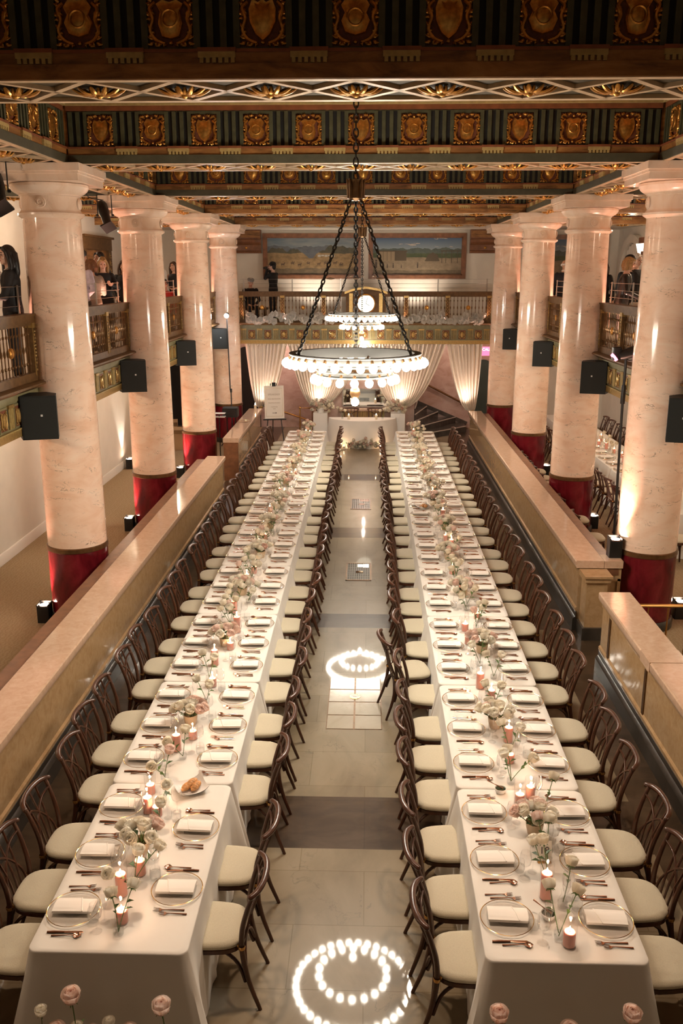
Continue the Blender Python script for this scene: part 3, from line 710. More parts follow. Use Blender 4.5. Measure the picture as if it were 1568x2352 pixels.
# ================================================================== END WALL, UPPER
def painting_mat(name, kind):
    m, nt, bs = _mat(name); tc = nt.nodes.new('ShaderNodeTexCoord'); sx = nt.nodes.new('ShaderNodeSeparateXYZ'); L(nt, tc.outputs['Generated'], sx.inputs[0])
    x, z = sx.outputs[0], sx.outputs[2]
    def math(op, a, b_=None):
        n = nt.nodes.new('ShaderNodeMath'); n.operation = op
        for i, q in enumerate((a, b_)):
            if q is None: continue
            if isinstance(q, (int, float)): n.inputs[i].default_value = q
            else: L(nt, q, n.inputs[i])
        return n.outputs[0]
    def noise1(sc, off, det=4.):
        cm = nt.nodes.new('ShaderNodeCombineXYZ'); L(nt, math('MULTIPLY', x, sc), cm.inputs[0]); cm.inputs[1].default_value = off
        n = N(nt, 'ShaderNodeTexNoise', Scale=1., Detail=det); L(nt, cm.outputs[0], n.inputs['Vector']); return n.outputs['Fac']
    def mixc(fac, a, b_):
        n = nt.nodes.new('ShaderNodeMix'); n.data_type = 'RGBA'; L(nt, fac, n.inputs['Factor'])
        for i, q in ((6, a), (7, b_)):
            if isinstance(q, tuple): n.inputs[i].default_value = (*q, 1)
            else: L(nt, q, n.inputs[i])
        return n.outputs[2]
    def above(h): return math('GREATER_THAN', z, h)
    mp = nt.nodes.new('ShaderNodeMapping'); mp.inputs['Scale'].default_value = (9, 1, 6); L(nt, tc.outputs['Generated'], mp.inputs[0])
    n2 = N(nt, 'ShaderNodeTexNoise', Scale=1.6, Detail=6., Roughness=.65); L(nt, mp.outputs[0], n2.inputs['Vector'])
    mp3 = nt.nodes.new('ShaderNodeMapping'); mp3.inputs['Scale'].default_value = (3, 1, 7); L(nt, tc.outputs['Generated'], mp3.inputs[0])
    n3 = N(nt, 'ShaderNodeTexNoise', Scale=1., Detail=4.); L(nt, mp3.outputs[0], n3.inputs['Vector'])
    if kind == 0:
        sky = ramp(nt, n3.outputs['Fac'], [(.35, (.10, .15, .20)), (.7, (.24, .26, .26))]).outputs[0]
        far = ramp(nt, n2.outputs['Fac'], [(.3, (.07, .085, .11)), (.7, (.13, .14, .15))]).outputs[0]
        near = ramp(nt, n2.outputs['Fac'], [(.3, (.045, .05, .035)), (.7, (.10, .085, .05))]).outputs[0]
        land = ramp(nt, n2.outputs['Fac'], [(.3, (.12, .085, .045)), (.52, (.25, .165, .075)), (.72, (.33, .24, .13))]).outputs[0]
        fg = ramp(nt, n2.outputs['Fac'], [(.3, (.075, .06, .035)), (.7, (.17, .12, .07))]).outputs[0]
        hf = math('ADD', math('MULTIPLY', noise1(5., 1.), .5), .50); hn = math('ADD', math('MULTIPLY', noise1(3.4, 7.3), 1.25), .06); hl = math('ADD', math('MULTIPLY', noise1(3., 3.), .14), .51); hg = math('ADD', math('MULTIPLY', noise1(5., 5.), .25), .06)
    else:
        sky = ramp(nt, z, [(.62, (.25, .30, .32)), (1., (.045, .10, .20))]).outputs[0]
        cl = math('GREATER_THAN', n3.outputs['Fac'], .62); sky = mixc(cl, sky, (.42, .38, .34))
        far = ramp(nt, n2.outputs['Fac'], [(.3, (.06, .085, .08)), (.7, (.11, .13, .11))]).outputs[0]
        near = ramp(nt, n2.outputs['Fac'], [(.3, (.04, .06, .03)), (.7, (.09, .11, .05))]).outputs[0]
        land = ramp(nt, n2.outputs['Fac'], [(.3, (.17, .13, .085)), (.7, (.30, .235, .155))]).outputs[0]
        fg = ramp(nt, n2.outputs['Fac'], [(.3, (.09, .07, .045)), (.7, (.19, .145, .09))]).outputs[0]
        hf = math('ADD', math('MULTIPLY', noise1(7., 2.), .35), .52); hn = math('ADD', math('MULTIPLY', noise1(6., 9.), .2), .47); hl = math('ADD', math('MULTIPLY', noise1(3., 3.), .08), .42); hg = math('ADD', math('MULTIPLY', noise1(4., 5.), .2), .04)
    c = mixc(above(hg), fg, land); c = mixc(above(hl), c, near); c = mixc(above(hn), c, far); c = mixc(above(hf), c, sky)
    L(nt, c, bs.inputs['Base Color']); bs.inputs['Roughness'].default_value = .55; return m
def painting(label, x0, x1, z0, z1, mat, extras=None):
    t = thing('framed_painting', label, 'painting', ((x0+x1)/2, 28.5, (z0+z1)/2)); w, h = (x1-x0)/2, (z1-z0)/2
    f = MB()
    for (a, b_, c, d) in ((-w, w, h-.11, h), (-w, w, -h, -h+.11), (-w, -w+.11, -h+.11, h-.11), (w-.11, w, -h+.11, h-.11)): f.box(a, b_, -.09, -.0, c, d)
    for (a, b_, c, d) in ((-w+.09, w-.09, h-.14, h-.09), (-w+.09, w-.09, -h+.09, -h+.14), (-w+.09, -w+.14, -h+.1, h-.1), (w-.14, w-.09, -h+.1, h-.1)): f.box(a, b_, -.06, -.0, c, d)
    f.build('frame', M['woodrail'], t)
    MB().box(-w+.1, w-.1, -.035, -.005, -h+.1, h-.1).build('canvas', mat, t)
    if extras: extras(t, w, h)
def ex0(t, w, h):
    b = MB(); r = random.Random(3)
    for i in range(9):                                   # small dark riders and horses
        x = -.75*w+i*.17*w+r.uniform(-.04, .04)*w; z = -.34*h+r.uniform(-.03, .05)*h; s = r.uniform(.8, 1.1)*.05
        b.obox((x, -.037, z), 2.0*s, .003, .7*s, Mx.Rotation(r.uniform(-.2, .2), 3, 'Y')); b.obox((x+1.0*s, -.037, z+.55*s), .5*s, .003, .9*s, Mx.Rotation(.5, 3, 'Y'))
        for q in (-.7, -.4, .5, .8): b.obox((x+q*s, -.037, z-.6*s), .18*s, .003, .9*s, Mx.Rotation(r.uniform(-.5, .5), 3, 'Y'))
        if i % 2 == 0: b.obox((x-.1*s, -.037, z+.8*s), .4*s, .003, 1.1*s, Mx.Rotation(.1, 3, 'Y'))
    b.build('riders', simple('dark_umber_paint', (.095, .062, .038), .6), t)
    b = MB()
    for i in range(5): b.box(.12*w+i*.07*w, .18*w+i*.07*w, -.038, -.034, -.03*h+(i % 2)*.03*h, .06*h)
    b.build('white_houses', simple('chalk_paint', (.40, .38, .33), .6), t)
def ex1(t, w, h):
    b = MB(); b.use(simple('hut_ochre_paint', (.27, .205, .13), .6)); b.box(-.80*w, -.46*w, -.038, -.034, -.22*h, .22*h)
    b.use(simple('hut_shade_paint', (.09, .07, .045), .6)); b.box(-.46*w, -.22*w, -.038, -.034, -.20*h, .20*h); b.box(-.84*w, -.20*w, -.039, -.034, .20*h, .245*h)
    for q in (-.7, -.62, -.54): b.box(q*w, q*w+.012, -.0385, -.034, -.2*h, .2*h)
    for x in (.50, .58, .70, .82, .93): b.box(x*w, x*w+.02, -.038, -.034, -.30*h, .24*h)
    b.box(.48*w, .95*w, -.038, -.034, .21*h, .25*h)
    extr_y(b, [(.16*w, -.22*h), (.46*w, -.22*h), (.42*w, .05*h), (.32*w, .17*h), (.22*w, .06*h)], -.038, -.034)
    b.build('huts', None, t)
    b = MB()
    for x, s in ((-.86, 1.2), (-.72, .9), (-.62, .6), (-.5, .7), (-.33, .5), (.0, .8)):
        b.box(x*w, x*w+.05*s, -.039, -.034, -.52*h, -.52*h+.22*s*h); b.ball((x*w+.025*s, -.037, -.52*h+.27*s*h), .025*s, 6, 4, (1, .1, 1))
    b.build('figures', simple('figure_umber_paint', (.06, .045, .035), .6), t)
painting('wide desert landscape painting with horse riders, left one on the end wall', -3.26, -.24, 4.52, 5.87, painting_mat('desert_canvas', 0), ex0)
painting('wide painting of huts under a blue sky, right one on the end wall', -.01, 2.98, 4.52, 5.87, painting_mat('village_canvas', 1), ex1)
painting('dark framed landscape painting glimpsed between the right columns', 5.0, 7.3, 4.4, 5.82, painting_mat('dark_canvas', 1))
for s, x in ((-1, -3.72), (1, 3.5)):
    t = thing('wall_bracket', f'carved brown cornice bracket high on the end wall, {"left" if s < 0 else "right"} of the paintings', 'bracket', (x, 28.5, 0))
    a = -.5 if s < 0 else -.42; c = .42 if s < 0 else .5
    b = MB(); b.extr([(0, 5.28), (-.18, 5.28), (-.20, 5.34), (-.16, 5.36), (-.16, 5.52), (-.22, 5.56), (-.30, 5.60), (-.32, 5.68), (-.26, 5.70), (-.26, 5.98), (0, 5.98)], 0, a, c); b.build('cornice', M['woodrail'], t, 30)
    b = MB(); b.box(a+.02, c-.02, -.27, -.255, 5.74, 5.93); b.build('carved_panel', M['brown'], t)
    b = MB(); b.lathe([(.0001, .02), (.02, .02), (.04, .0)], 12); b.xf(Mx.Translation(((a+c)/2, -.16, 5.44)) @ Mx.Rotation(pi/2, 4, 'X')); b.build('roundel', M['gold'], t)
t = thing('wall_box', 'small white electrical box high on the end wall', 'switch box', (3.15, 28.5, 5.4))
MB().rbox(-.06, .06, -.05, 0, -.08, .08, .01).build('box', M['white'], t); MB().box(-.012, .012, -.02, 0, .08, .5).build('conduit', M['white'], t)
# small balcony uplights at the foot of the carved posts
# ------------------------------------------------------------------ left mezzanine door, right arch
t = thing('door_surround', 'brown carved door surround on the upper left wall', 'door', (XLU, 24.8, ZM))
b = MB(); b.box(0, .10, -1.3, -1.0, 0, 2.2); b.box(0, .10, 1.0, 1.3, 0, 2.2); b.box(0, .12, -1.3, 1.3, 2.0, 2.3); b.box(0, .18, -1.36, 1.36, 2.3, 2.36); b.build('frame', M['railwood'], t)
b = MB(); b.box(.10, .115, -1.0, 1.0, 2.02, 2.05)
for s in (-1, 1):
    for i in range(8):
        z = .4+i*.2; b.box(.1, .112, s*1.15-.08, s*1.15+.08, z, z+.02); b.box(.1, .112, s*1.15-.08, s*1.15-.06, z, z+.13); b.box(.1, .112, s*1.15-.03, s*1.15+.05, z+.06, z+.08)
b.build('greek_key', M['goldbright'], t)
MB().box(.0, .03, -1.0, 1.0, 0, 2.0).build('door_leaf', M['brown'], t)
t = thing('arched_window', 'tall arched window recess with white curtain on the upper right wall', 'window', (XRU, 26.6, ZM))
ap = [(-1.25, 0)]+[(-1.25*cos(pi*i/16), 1.35+1.1*sin(pi*i/16)) for i in range(17)]+[(1.25, 0)]
ip = [(-1.02, 0)]+[(-1.02*cos(pi*i/16), 1.35+.88*sin(pi*i/16)) for i in range(17)]+[(1.02, 0)]
b = MB(); n = len(ap)
b.add([(-.16, y, z) for y, z in ap]+[(-.16, y, z) for y, z in ip]+[(0, y, z) for y, z in ip], [(i, i+1, n+i+1, n+i) for i in range(n-1)]+[(n+i, n+i+1, 2*n+i+1, 2*n+i) for i in range(n-1)])
b.add([(0, y, z) for y, z in ap]+[(-.16, y, z) for y, z in ap], [(i, i+1, n+i+1, n+i) for i in range(n-1)])
b.build('arch_surround', M['wall'], t)
b = MB(); b.grid(lambda u, v: (-.06+.03*sin(u*60), -.95+1.9*u, v*(1.25+.95*sqrt(max(0, 1-(2*u-1)**2*.9)))), 90, 8); b.build('curtain_panel', M['curtain'], t)
t = thing('pilaster', 'pink lit marble pilaster with brown capital on the upper right wall', 'pilaster', (XRU-.01, 24.4, ZM))
MB().box(-.25, 0, -.35, .35, 0, 1.75).build('shaft', M['column_trim'], t)
b = MB(); b.box(-.32, 0, -.42, .42, 1.75, 1.82); b.box(-.36, 0, -.46, .46, 1.82, 1.95); b.box(-.30, 0, -.4, .4, 1.95, 2.15); b.box(-.42, 0, -.52, .52, 2.15, 2.3); b.build('capital', M['woodrail'], t)
t = thing('wall_sconce', 'glowing fan shaped glass sconce on the upper right wall', 'sconce', (XRU-.3, 25.15, 5.3))
b = MB(); b.lathe([(.02, -.25), (.06, -.1), (.12, .12), (.13, .15)], 12); b.build('shade', emis('lit_sconce_glass', (1, .8, .6), 3.), t)
MB().box(.0, .3, -.02, .02, -.2, -.16).build('arm', M['brass'], t)
# dark opening and boxes at the far left of the ground floor
R2 = random.Random(5)
for i, (x, y, s, h, lab) in enumerate(((-5.2, 24.0, .35, .45, 'open brown cardboard box in front of the dark opening at far left'), (-5.55, 24.7, .4, .55, 'tall brown cardboard box behind the open one at far left'), (-4.95, 24.55, .3, .35, 'small brown cardboard box nearest the column at far left'))):
    t = thing('cardboard_box', lab, 'box', (x, y, 0), R2.uniform(-.4, .4)); w = s/2
    b = MB(); b.box(-w, w, -w, -w+.01, 0, h); b.box(-w, w, w-.01, w, 0, h); b.box(-w, -w+.01, -w, w, 0, h); b.box(w-.01, w, -w, w, 0, h); b.box(-w, w, -w, w, 0, .01); b.build('body', M['cardboard'], t)
    for q in (-1, 1): b = MB(); b.add([(-w, q*w, h), (w, q*w, h), (w, q*(w+.1), h+.12), (-w, q*(w+.1), h+.12)], [(0, 1, 2, 3)]); b.build('flap', M['cardboard'], t)
t = thing('leaning_pole', 'dark metal pole leaning in the unlit opening at far left', 'pole', (-5.6, 24.1, 0))
MB().tube([(0, .6, 0), (-.5, -.1, 2.6)], .04, 8).build('pole', M['black'], t)

# ================================================================== DRAPES, NICHE, STAIRS
def drape(name, label, x0, x1, tx, tz, tail, seed):
    t = thing(name, label, 'drape', ((x0+x1)/2, 25.82, 0)); ox = (x0+x1)/2; W = x1-x0; nf = W*8.5; r = random.Random(seed); ph = r.random()*6; z0 = 2.75
    def fn(u, v):
        s = max(0., 1-v); p = s**.5
        x = tx+(x0+W*u-tx)*(p*.95+.05*s)+(u-.5)*.10*v
        sag = .10*sin(pi*v)*abs(u-.5)*2
        f = sin(2*pi*nf*u+ph+.8*sin(u*9+ph))+.35*sin(2*pi*nf*2.3*u+1+v)
        y = .05*f*(.55+.6*s)+.04*sin(v*4+u*5)-.05*v
        return (x-ox, y, z0+(tz-z0)*v-sag*.25)
    MB().grid(fn, int(nf*14), 26).build('panel', M['drape'], t, 0 or 80)
    b = MB(); b.grid(lambda u, v: (x0+W*u-ox, .035*sin(2*pi*nf*1.5*u)-.01, 2.68+.12*v+.015*sin(u*50)*v), int(nf*14), 2); b.build('gathered_heading', M['drape'], t, 80)
    b = MB(); b.lathe([(.05, -.03), (.07, -.01), (.07, .02), (.05, .04)], 14); b.build('tieback', M['goldbright'], t, loc=(tx-ox, -.05, tz+.01))
    if tail:
        b = MB(); b.grid(lambda u, v: (tx-ox+(u-.5)*(.1+.3*v), -.05+.04*sin(u*22+v), tz-(tz-.02)*v), 40, 8); b.build('tail', M['drape'], t, 80)
    return t
drape('satin_drape', 'champagne satin drape tied to the left, leftmost under the balcony', -3.54, -2.32, -3.12, .89, False, 1)
drape('satin_drape', 'champagne satin drape gathered left of the sweetheart table', -2.30, -.13, -1.46, .92, True, 2)
drape('satin_drape', 'champagne satin drape gathered right of the sweetheart table', -.11, 2.22, .97, .90, True, 3)
drape('satin_drape', 'champagne satin drape tied to the right, rightmost under the balcony', 2.25, 3.25, 3.02, .80, False, 4)
MB().tube([(-3.58, 25.85, 2.78), (3.28, 25.85, 2.78)], .018, 8).build('curtain_rod', M['brass']); tag(bpy.data.objects['curtain_rod'], 'thin brass rod carrying the satin drapes under the balcony', 'rod')
# niche block behind the head table
b = MB(); b.use(M['pinkwall'])
b.box(-1.38, 1.38, 26.15, 27.2, 0, 2.85)
struct(b.build('wall_niche'))
t = thing('wall_mirror', 'wide framed mirror above the stone shelf behind the head table', 'mirror', (-.11, 26.14, 1.13))
MB().box(-.60, .60, -.02, 0, -.22, .26).build('glass', M['mirror'], t)
b = MB(); b.box(-.63, .63, -.035, 0, .26, .285); b.box(-.63, .63, -.035, 0, -.245, -.22); b.box(-.63, -.60, -.035, 0, -.22, .26); b.box(.60, .63, -.035, 0, -.22, .26); b.build('frame', M['steel'], t)
t = thing('stone_shelf', 'pink marble shelf under the mirror behind the head table', 'shelf', (-.11, 26.09, .78))
MB().rbox(-.72, .72, -.14, .05, .0, .07, .02).build('slab', M['cap'], t)
MB().grid(lambda u, v: (-.6+1.2*u, -.03+.025*sin(u*55), -.78+.76*v), 80, 4).build('gold_curtain', simple('gold_lame_fabric', (.50, .33, .14), .4), t, 80)
t = thing('wood_panel', 'brown wooden end panel left of the sweetheart table', 'panel', (-1.5, 25.5, 0)); MB().box(-.11, .11, -.06, .06, 0, .93).build('board', M['woodrail'], t)
t = thing('brass_railing', 'square brass rail frame left of the sweetheart table', 'railing', (-1.78, 25.5, 0))
MB().tube([(-.17, 0, 0), (-.17, 0, .93), (.17, 0, .93)], .022, 8).build('rail', M['brass'], t); MB().ball((-.17, 0, .94), .035).build('finial', M['brass'], t)
# right-hand stairs: fan of treads turning behind the niche
steps = [((1.78, 25.75), (3.0, 27.0)), ((1.42, 25.75), (2.75, 27.7)), ((1.40, 25.85), (2.2, 27.72)), ((1.40, 26.0), (1.85, 27.72)), ((1.40, 26.1), (1.55, 27.72))]
tn_ = thing('marble_staircase', 'dark stone stairs with pale nosings turning behind the right drape', 'stairs', (0, 0, 0))
for i, (a, c) in enumerate(steps):
    z = .17*(i+1)
    poly = [a, c, (c[0], 27.74) if c[1] < 27.7 else c, (1.40, 27.74), (1.40, a[1])] if i else [a, (3.0, 25.95), c, (3.0, 27.74), (1.40, 27.74), (1.40, 25.7)]
    if i == 0: poly = [a, c, (3.0, 27.74), (1.40, 27.74), (1.40, 25.7)]
    q = []
    for p in poly:
        if not q or (V(p)-V(q[-1])).length > 1e-3: q.append(p)
    s = MB().prism(q, z-.17, z).build('step', M['stairs'], tn_)
    MB().tube([(a[0], a[1], z), (c[0], c[1], z)], .018, 6).build('nosing', M['nosing'], s)
b = MB(); b.add([(1.36, 27.73, .87), (3.05, 27.73, .14), (3.05, 27.73, .0), (1.36, 27.73, .0)], [(0, 3, 2, 1)])
b = MB(); b.obox((2.25, 27.72, .5), 1.85, .04, .12, Mx.Rotation(.4, 3, 'Y')); b.build('trim_stair_skirting', M['stairs']); struct(bpy.data.objects['trim_stair_skirting'])
t = thing('stair_handrail', 'dark sloping handrail on the pink wall behind the right drape', 'handrail', (0, 27.66, 0))
MB().tube([(1.4, 0, 1.58), (3.2, 0, .66)], .03, 8).build('rail', M['bronze'], t)
b = MB()
for q in (1.6, 2.9): zq = 1.58-(q-1.4)*.511; b.tube([(q, .09, zq-.08), (q, 0, zq)], .012, 6)
b.build('wall_bracket', M['bronze'], t)
t = thing('stair_handrail', 'polished brass sloping handrail on the pink wall behind the sign', 'handrail', (0, 27.66, 0))
MB().tube([(-3.2, 0, .68), (-1.65, 0, .17)], .028, 8).build('rail', M['brass'], t)
b = MB()
for q in (-3.0, -1.9): zq = .68-(q+3.2)*.329; b.tube([(q, .09, zq-.06), (q, 0, zq)], .012, 6)
b.build('wall_bracket', M['brass'], t)
t = thing('exit_sign', 'glowing pink exit sign beside the far right column', 'sign', (3.5, 26.6, 2.47), 0)
MB().rbox(-.16, .16, 0, .05, -.13, .13, .01).build('panel', M['pinksign'], t)
def text(name, body, size, mat, parent, loc, rot, align='CENTER', ext=.0015):
    cu = bpy.data.curves.new(name, 'FONT'); cu.body = body; cu.size = size; cu.align_x = align; cu.align_y = 'CENTER'; cu.extrude = ext
    o = bpy.data.objects.new(name+'_tmp', cu); LINK(o)
    bpy.context.view_layer.update()
    me = bpy.data.meshes.new_from_object(o.evaluated_get(bpy.context.evaluated_depsgraph_get())); bpy.data.objects.remove(o)
    me.materials.clear(); me.materials.append(mat); q = place(name, me, parent, loc); q.rotation_euler = rot; return q
text('lettering', 'CAU', .11, M['signtext'], t, (-.03, -.004, .05), (pi/2, 0, 0))
t = thing('wall_panel', 'dark teal arched panel beside the far right column', 'panel', (3.55, 27.7, 0))
b = MB(); extr_y(b, [(-.28, 0.3)]+[(-.28*cos(pi*i/12), 1.85+.28*sin(pi*i/12)) for i in range(13)]+[(.28, .3)], -.03, 0); b.build('panel', M['teal'], t)
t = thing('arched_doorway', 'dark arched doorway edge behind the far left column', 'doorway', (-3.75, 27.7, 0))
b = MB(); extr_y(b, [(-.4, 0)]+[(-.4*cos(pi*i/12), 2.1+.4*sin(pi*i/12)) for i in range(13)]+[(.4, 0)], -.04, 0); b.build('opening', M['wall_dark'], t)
# ================================================================== CHANDELIERS
BULB = MB().lathe([(.0001, -.042), (.02, -.038), (.035, -.022), (.041, 0), (.036, .02), (.024, .034), (.014, .042), (.012, .05)], 12).mesh('bulb_globe', M['bulb'])
BULBS = MB().lathe([(.012, .046), (.016, .05), (.018, .085), (.012, .09), (.0001, .09)], 10).mesh('bulb_socket', M['bronze'])
def chain(b, p0, p1, lw, lh, r):
    p0, p1 = V(p0), V(p1); d = p1-p0; n = max(2, int(d.length/(lh*1.5))); q = d.to_track_quat('Z', 'Y')
    for i in range(n):
        c = p0+d*((i+.5)/n); a = pi/2 if i % 2 else 0
        pts = []
        for k in range(12):
            t = 2*pi*k/12; x = lw*cos(t); z = lh*sin(t)
            pts.append(c+q @ V((x*cos(a), x*sin(a), z)))
        b.tube(pts, r, 5, closed=True)
def band(b, r0, r1, z0, z1, n=64): b.lathe([(r0, z0), (r1, z0), (r1+.012, z0+.01), (r1+.012, z0+.02), (r1, z0+.03), (r1, z1-.02), (r1+.01, z1-.01), (r1+.01, z1), (r0, z1)], n, close=True)
def chandelier(label, x, y):
    t = thing('ring_chandelier', label, 'chandelier', (x, y, 3.83))
    b = MB(); band(b, .60, .66, -.03, .075); b.build('upper_ring', M['ring_iron'], t)
    b = MB(); band(b, .35, .38, -.16, -.09); b.build('lower_ring', M['ring_iron'], t)
    b = MB()
    for i in range(6):
        a = 2*pi*i/6+.3; b.tube([(.04*cos(a), .04*sin(a), -.11), (.36*cos(a), .36*sin(a), -.12)], .012, 6)
        b.tube([(.37*cos(a), .37*sin(a), -.1), (.62*cos(a), .62*sin(a), -.01)], .012, 6)
    b.build('spokes', M['bronze'], t)
    b = MB(); b.lathe([(.0001, -.06), (.05, -.08), (.12, -.13), (.13, -.16), (.06, -.19), (.03, -.22), (.025, -.26), (.05, -.30), (.055, -.34), (.04, -.37), (.03, -.38)], 20)
    b.build('finial', M['bronze'], t)
    for n, r, z in ((36, .70, -.02), (18, .42, -.19)):
        for i in range(n):
            a = 2*pi*(i+.5)/n
            o = place('bulb', BULB, t, (r*cos(a), r*sin(a), z))
            o.rotation_euler = (0, rad(-38), a)
            place('socket', BULBS, o)
    o = place('bulb', BULB, t, (0, 0, -.425))
    zt = 1.55
    b = MB(); b.lathe([(.0001, zt-.02), (.05, zt-.02), (.07, zt+.0), (.068, zt+.10), (.06, zt+.14), (.075, zt+.17), (.07, zt+.17), (.05, zt+.13), (.0001, zt+.13)], 16)
    for i in range(8):
        a = 2*pi*i/8; b.tube([(.066*cos(a), .066*sin(a), zt), (.070*cos(a), .070*sin(a), zt+.12), (.085*cos(a), .085*sin(a), zt+.18)], [.018, .02, .006], 6)
    b.build('crown', M['bronze'], t)
    for i in range(3):
        a = 2*pi*i/3+pi/2
        for e in (-.012, .012):
            b = MB(); chain(b, (.05*cos(a+e*6), .05*sin(a+e*6), zt), (.64*cos(a+e), .64*sin(a+e), .07), .016, .028, .005)
            b.build('suspension_chain', M['black'], t)
        f = .6; b = MB(); b.lathe([(.012, -.01), (.05, 0), (.012, .01)], 10, (.28*cos(a), .28*sin(a), zt-.75)); b.build('chain_cup', M['bronze'], t)
    b = MB(); chain(b, (0, 0, zt+.17), (0, 0, 6.78-3.83), .022, .042, .008); b.build('drop_chain', M['black'], t)
    return t
chandelier('large ring chandelier of lit globe bulbs, nearer and larger in view', -.13, 9.1)
chandelier('ring chandelier of lit globe bulbs farther back, before the balcony clock', -.13, 18.25)

# ================================================================== SPEAKERS, LAMPS, STANDS
sp = thing('wall_speaker', '', 'speaker')
b = MB(); b.prism([(-.21, -.20), (.21, -.24), (.23, .0), (.12, .17), (-.12, .17), (-.23, .02)], -.27, .27); b.build('cabinet', M['blackbox'], sp, 25)
b = MB(); b.add([(-.195, -.206, -.25), (.2, -.244, -.25), (.2, -.244, .25), (-.195, -.206, .25)], [(0, 1, 2, 3)]); b.build('grille', simple('black_speaker_grille', (.012, .014, .013), .7, noise=.4, nscale=300), sp)
b = MB(); b.obox((.03, -.233, .03), .025, .006, .025, Mx.Rotation(rad(-5.4), 3, 'Z')); b.build('badge', M['logo'], sp)
b = MB(); b.box(-.03, .03, .1, .24, -.2, .2); b.box(-.05, .05, .1, .2, -.22, -.19); b.box(-.05, .05, .1, .2, .19, .22); b.build('bracket', M['black'], sp)
spn = ['nearest the camera', 'second from the camera', 'third from the camera', 'farthest from the camera']
for sx, nm in ((0, 'left'), (1, 'right')):
    for k, y in enumerate(YB[1:]):
        s = -1 if sx == 0 else 1
        ang = rad(22) if sx == 0 else rad(-22)
        o = inst(sp, f'black loudspeaker mounted on a {nm} row column, {spn[k]}', 'speaker', (COLX[sx]+s*.12, y-.72, 2.96), ang, 'loudspeakers on the columns')
        if sx == 1: o.scale = (-1, 1, 1)
# floor uplights
up = thing('floor_uplight', '', 'uplight')
b = MB(); b.rbox(-.085, .085, -.085, .085, 0, .24, .012); b.build('housing', M['black'], up)
MB().disc(.065, .2425, 16).build('lens', M['lens'], up)
b = MB(); b.box(-.085, .085, .07, .085, .24, .275); b.box(-.085, -.07, -.085, .07, .24, .265); b.box(.07, .085, -.085, .07, .24, .265); b.build('shade_flaps', M['black'], up)
UPS = [(-4.46, 11.45, 0, 'beside the nearest left column'), (-4.46, 16.0, 0, 'beside the second left column'), (-4.42, 20.5, 0, 'beside the third left column'), (-5.88, 21.45, 0, 'against the white left wall'),
       (3.33, 11.52, 1.0, 'on the right parapet corner'), (4.30, 16.42, 0, 'beside the second right column'), (4.29, 21.0, 0, 'beside the third right column'), (4.40, 11.85, 0, 'on the floor at far right behind the brass railing')]
for x, y, z, w in UPS: inst(up, f'small black box uplight {w}', 'uplight', (x, y, z), 0, 'uplights by the columns')
# profile spotlights hanging at the left columns
def profile_spot(label, loc, tilt):
    t = thing('stage_spotlight', label, 'spotlight', loc)
    m = Mx.Rotation(rad(-26), 4, 'Y') @ Mx.Rotation(tilt, 4, 'X')
    b = MB(); b.lathe([(.0001, .30), (.06, .30), (.085, .24), (.09, .05), (.075, -.02), (.07, -.22), (.078, -.22), (.078, -.26), (.06, -.26), (.0001, -.2)], 16); b.xf(m); b.build('barrel', M['black'], t)
    b = MB(); b.box(-.10, .10, -.10, .10, -.29, -.26); b.xf(m); b.build('gel_frame', M['black'], t)
    b = MB(); b.tube([(-.12, 0, .0), (-.12, 0, .33), (.12, 0, .33), (.12, 0, .0)], .01, 6); b.tube([(0, 0, .33), (0, 0, ZS-loc[2]+.01)], .012, 6); b.build('yoke', M['black'], t)
    for s in (-1, 1): b = MB(); b.lathe([(.02, -.015), (.02, .015)], 10); b.xf(Mx.Translation((s*.13, 0, 0)) @ Mx.Rotation(pi/2, 4, 'Y')); b.build('knob', M['black'], t)
    b = MB(); b.tube(arc([(0, .15, .25), (-.25, .1, .28), (-.3, .05, .36), (-.1, 0, .35)], 4), .008, 5); b.build('cable', M['black'], t)
profile_spot('black stage spotlight hanging at the upper left edge by the nearest column', (-4.38, 11.0, 5.62), rad(-38))
profile_spot('black stage spotlight hanging by the second left column capital', (-4.42, 15.55, 5.62), rad(-38))
# lamp stands
t = thing('lamp_stand', 'tall thin black lamp stand with a bright white lamp by the farthest left column', 'lamp', (-3.72, 24.15, 0))
b = MB()
for i in range(3): a = 2*pi*i/3+.4; b.tube([(0, 0, .5), (.45*cos(a), .45*sin(a), .015)], .012, 6)
b.build('tripod', M['black'], t)
MB().tube([(0, 0, .3), (0, 0, 1.6), (-.02, 0, 1.61), (-.05, 0, 3.5)], .016, 8).build('pole', M['black'], t)
MB().lathe([(.03, 1.55), (.03, 1.65)], 8).build('collar', M['black'], t)
b = MB(); b.lathe([(.0001, .12), (.05, .12), (.065, .02), (.065, -.03), (.06, -.03)], 14); b.xf(Mx.Translation((-.05, -.05, 3.6)) @ Mx.Rotation(rad(-75), 4, 'X')); b.build('lamp_head', M['black'], t)
b = MB(); b.disc(.06, -.02, 16, up=False); b.xf(Mx.Translation((-.05, -.05, 3.6)) @ Mx.Rotation(rad(-75), 4, 'X')); b.build('lens', M['lenswhite'], t)
t = thing('lamp_stand', 'tall thin black lamp stand with coloured spot heads beside the right columns', 'lamp', (3.75, 13.0, 0))
MB().tube([(0, 0, .06), (-.05, 0, 2.9), (-.05, 0, 3.52)], .02, 8).build('pole', M['black'], t)
b = MB()
for i in range(3): a = 2*pi*i/3; b.tube([(0, 0, .45), (.4*cos(a), .4*sin(a), .015)], .012, 6)
b.build('tripod', M['black'], t)
b = MB(); b.lathe([(.032, 2.85), (.035, 2.87), (.035, 3.1), (.03, 3.12)], 10, (-.05, 0, 0)); b.build('clamp', M['black'], t)
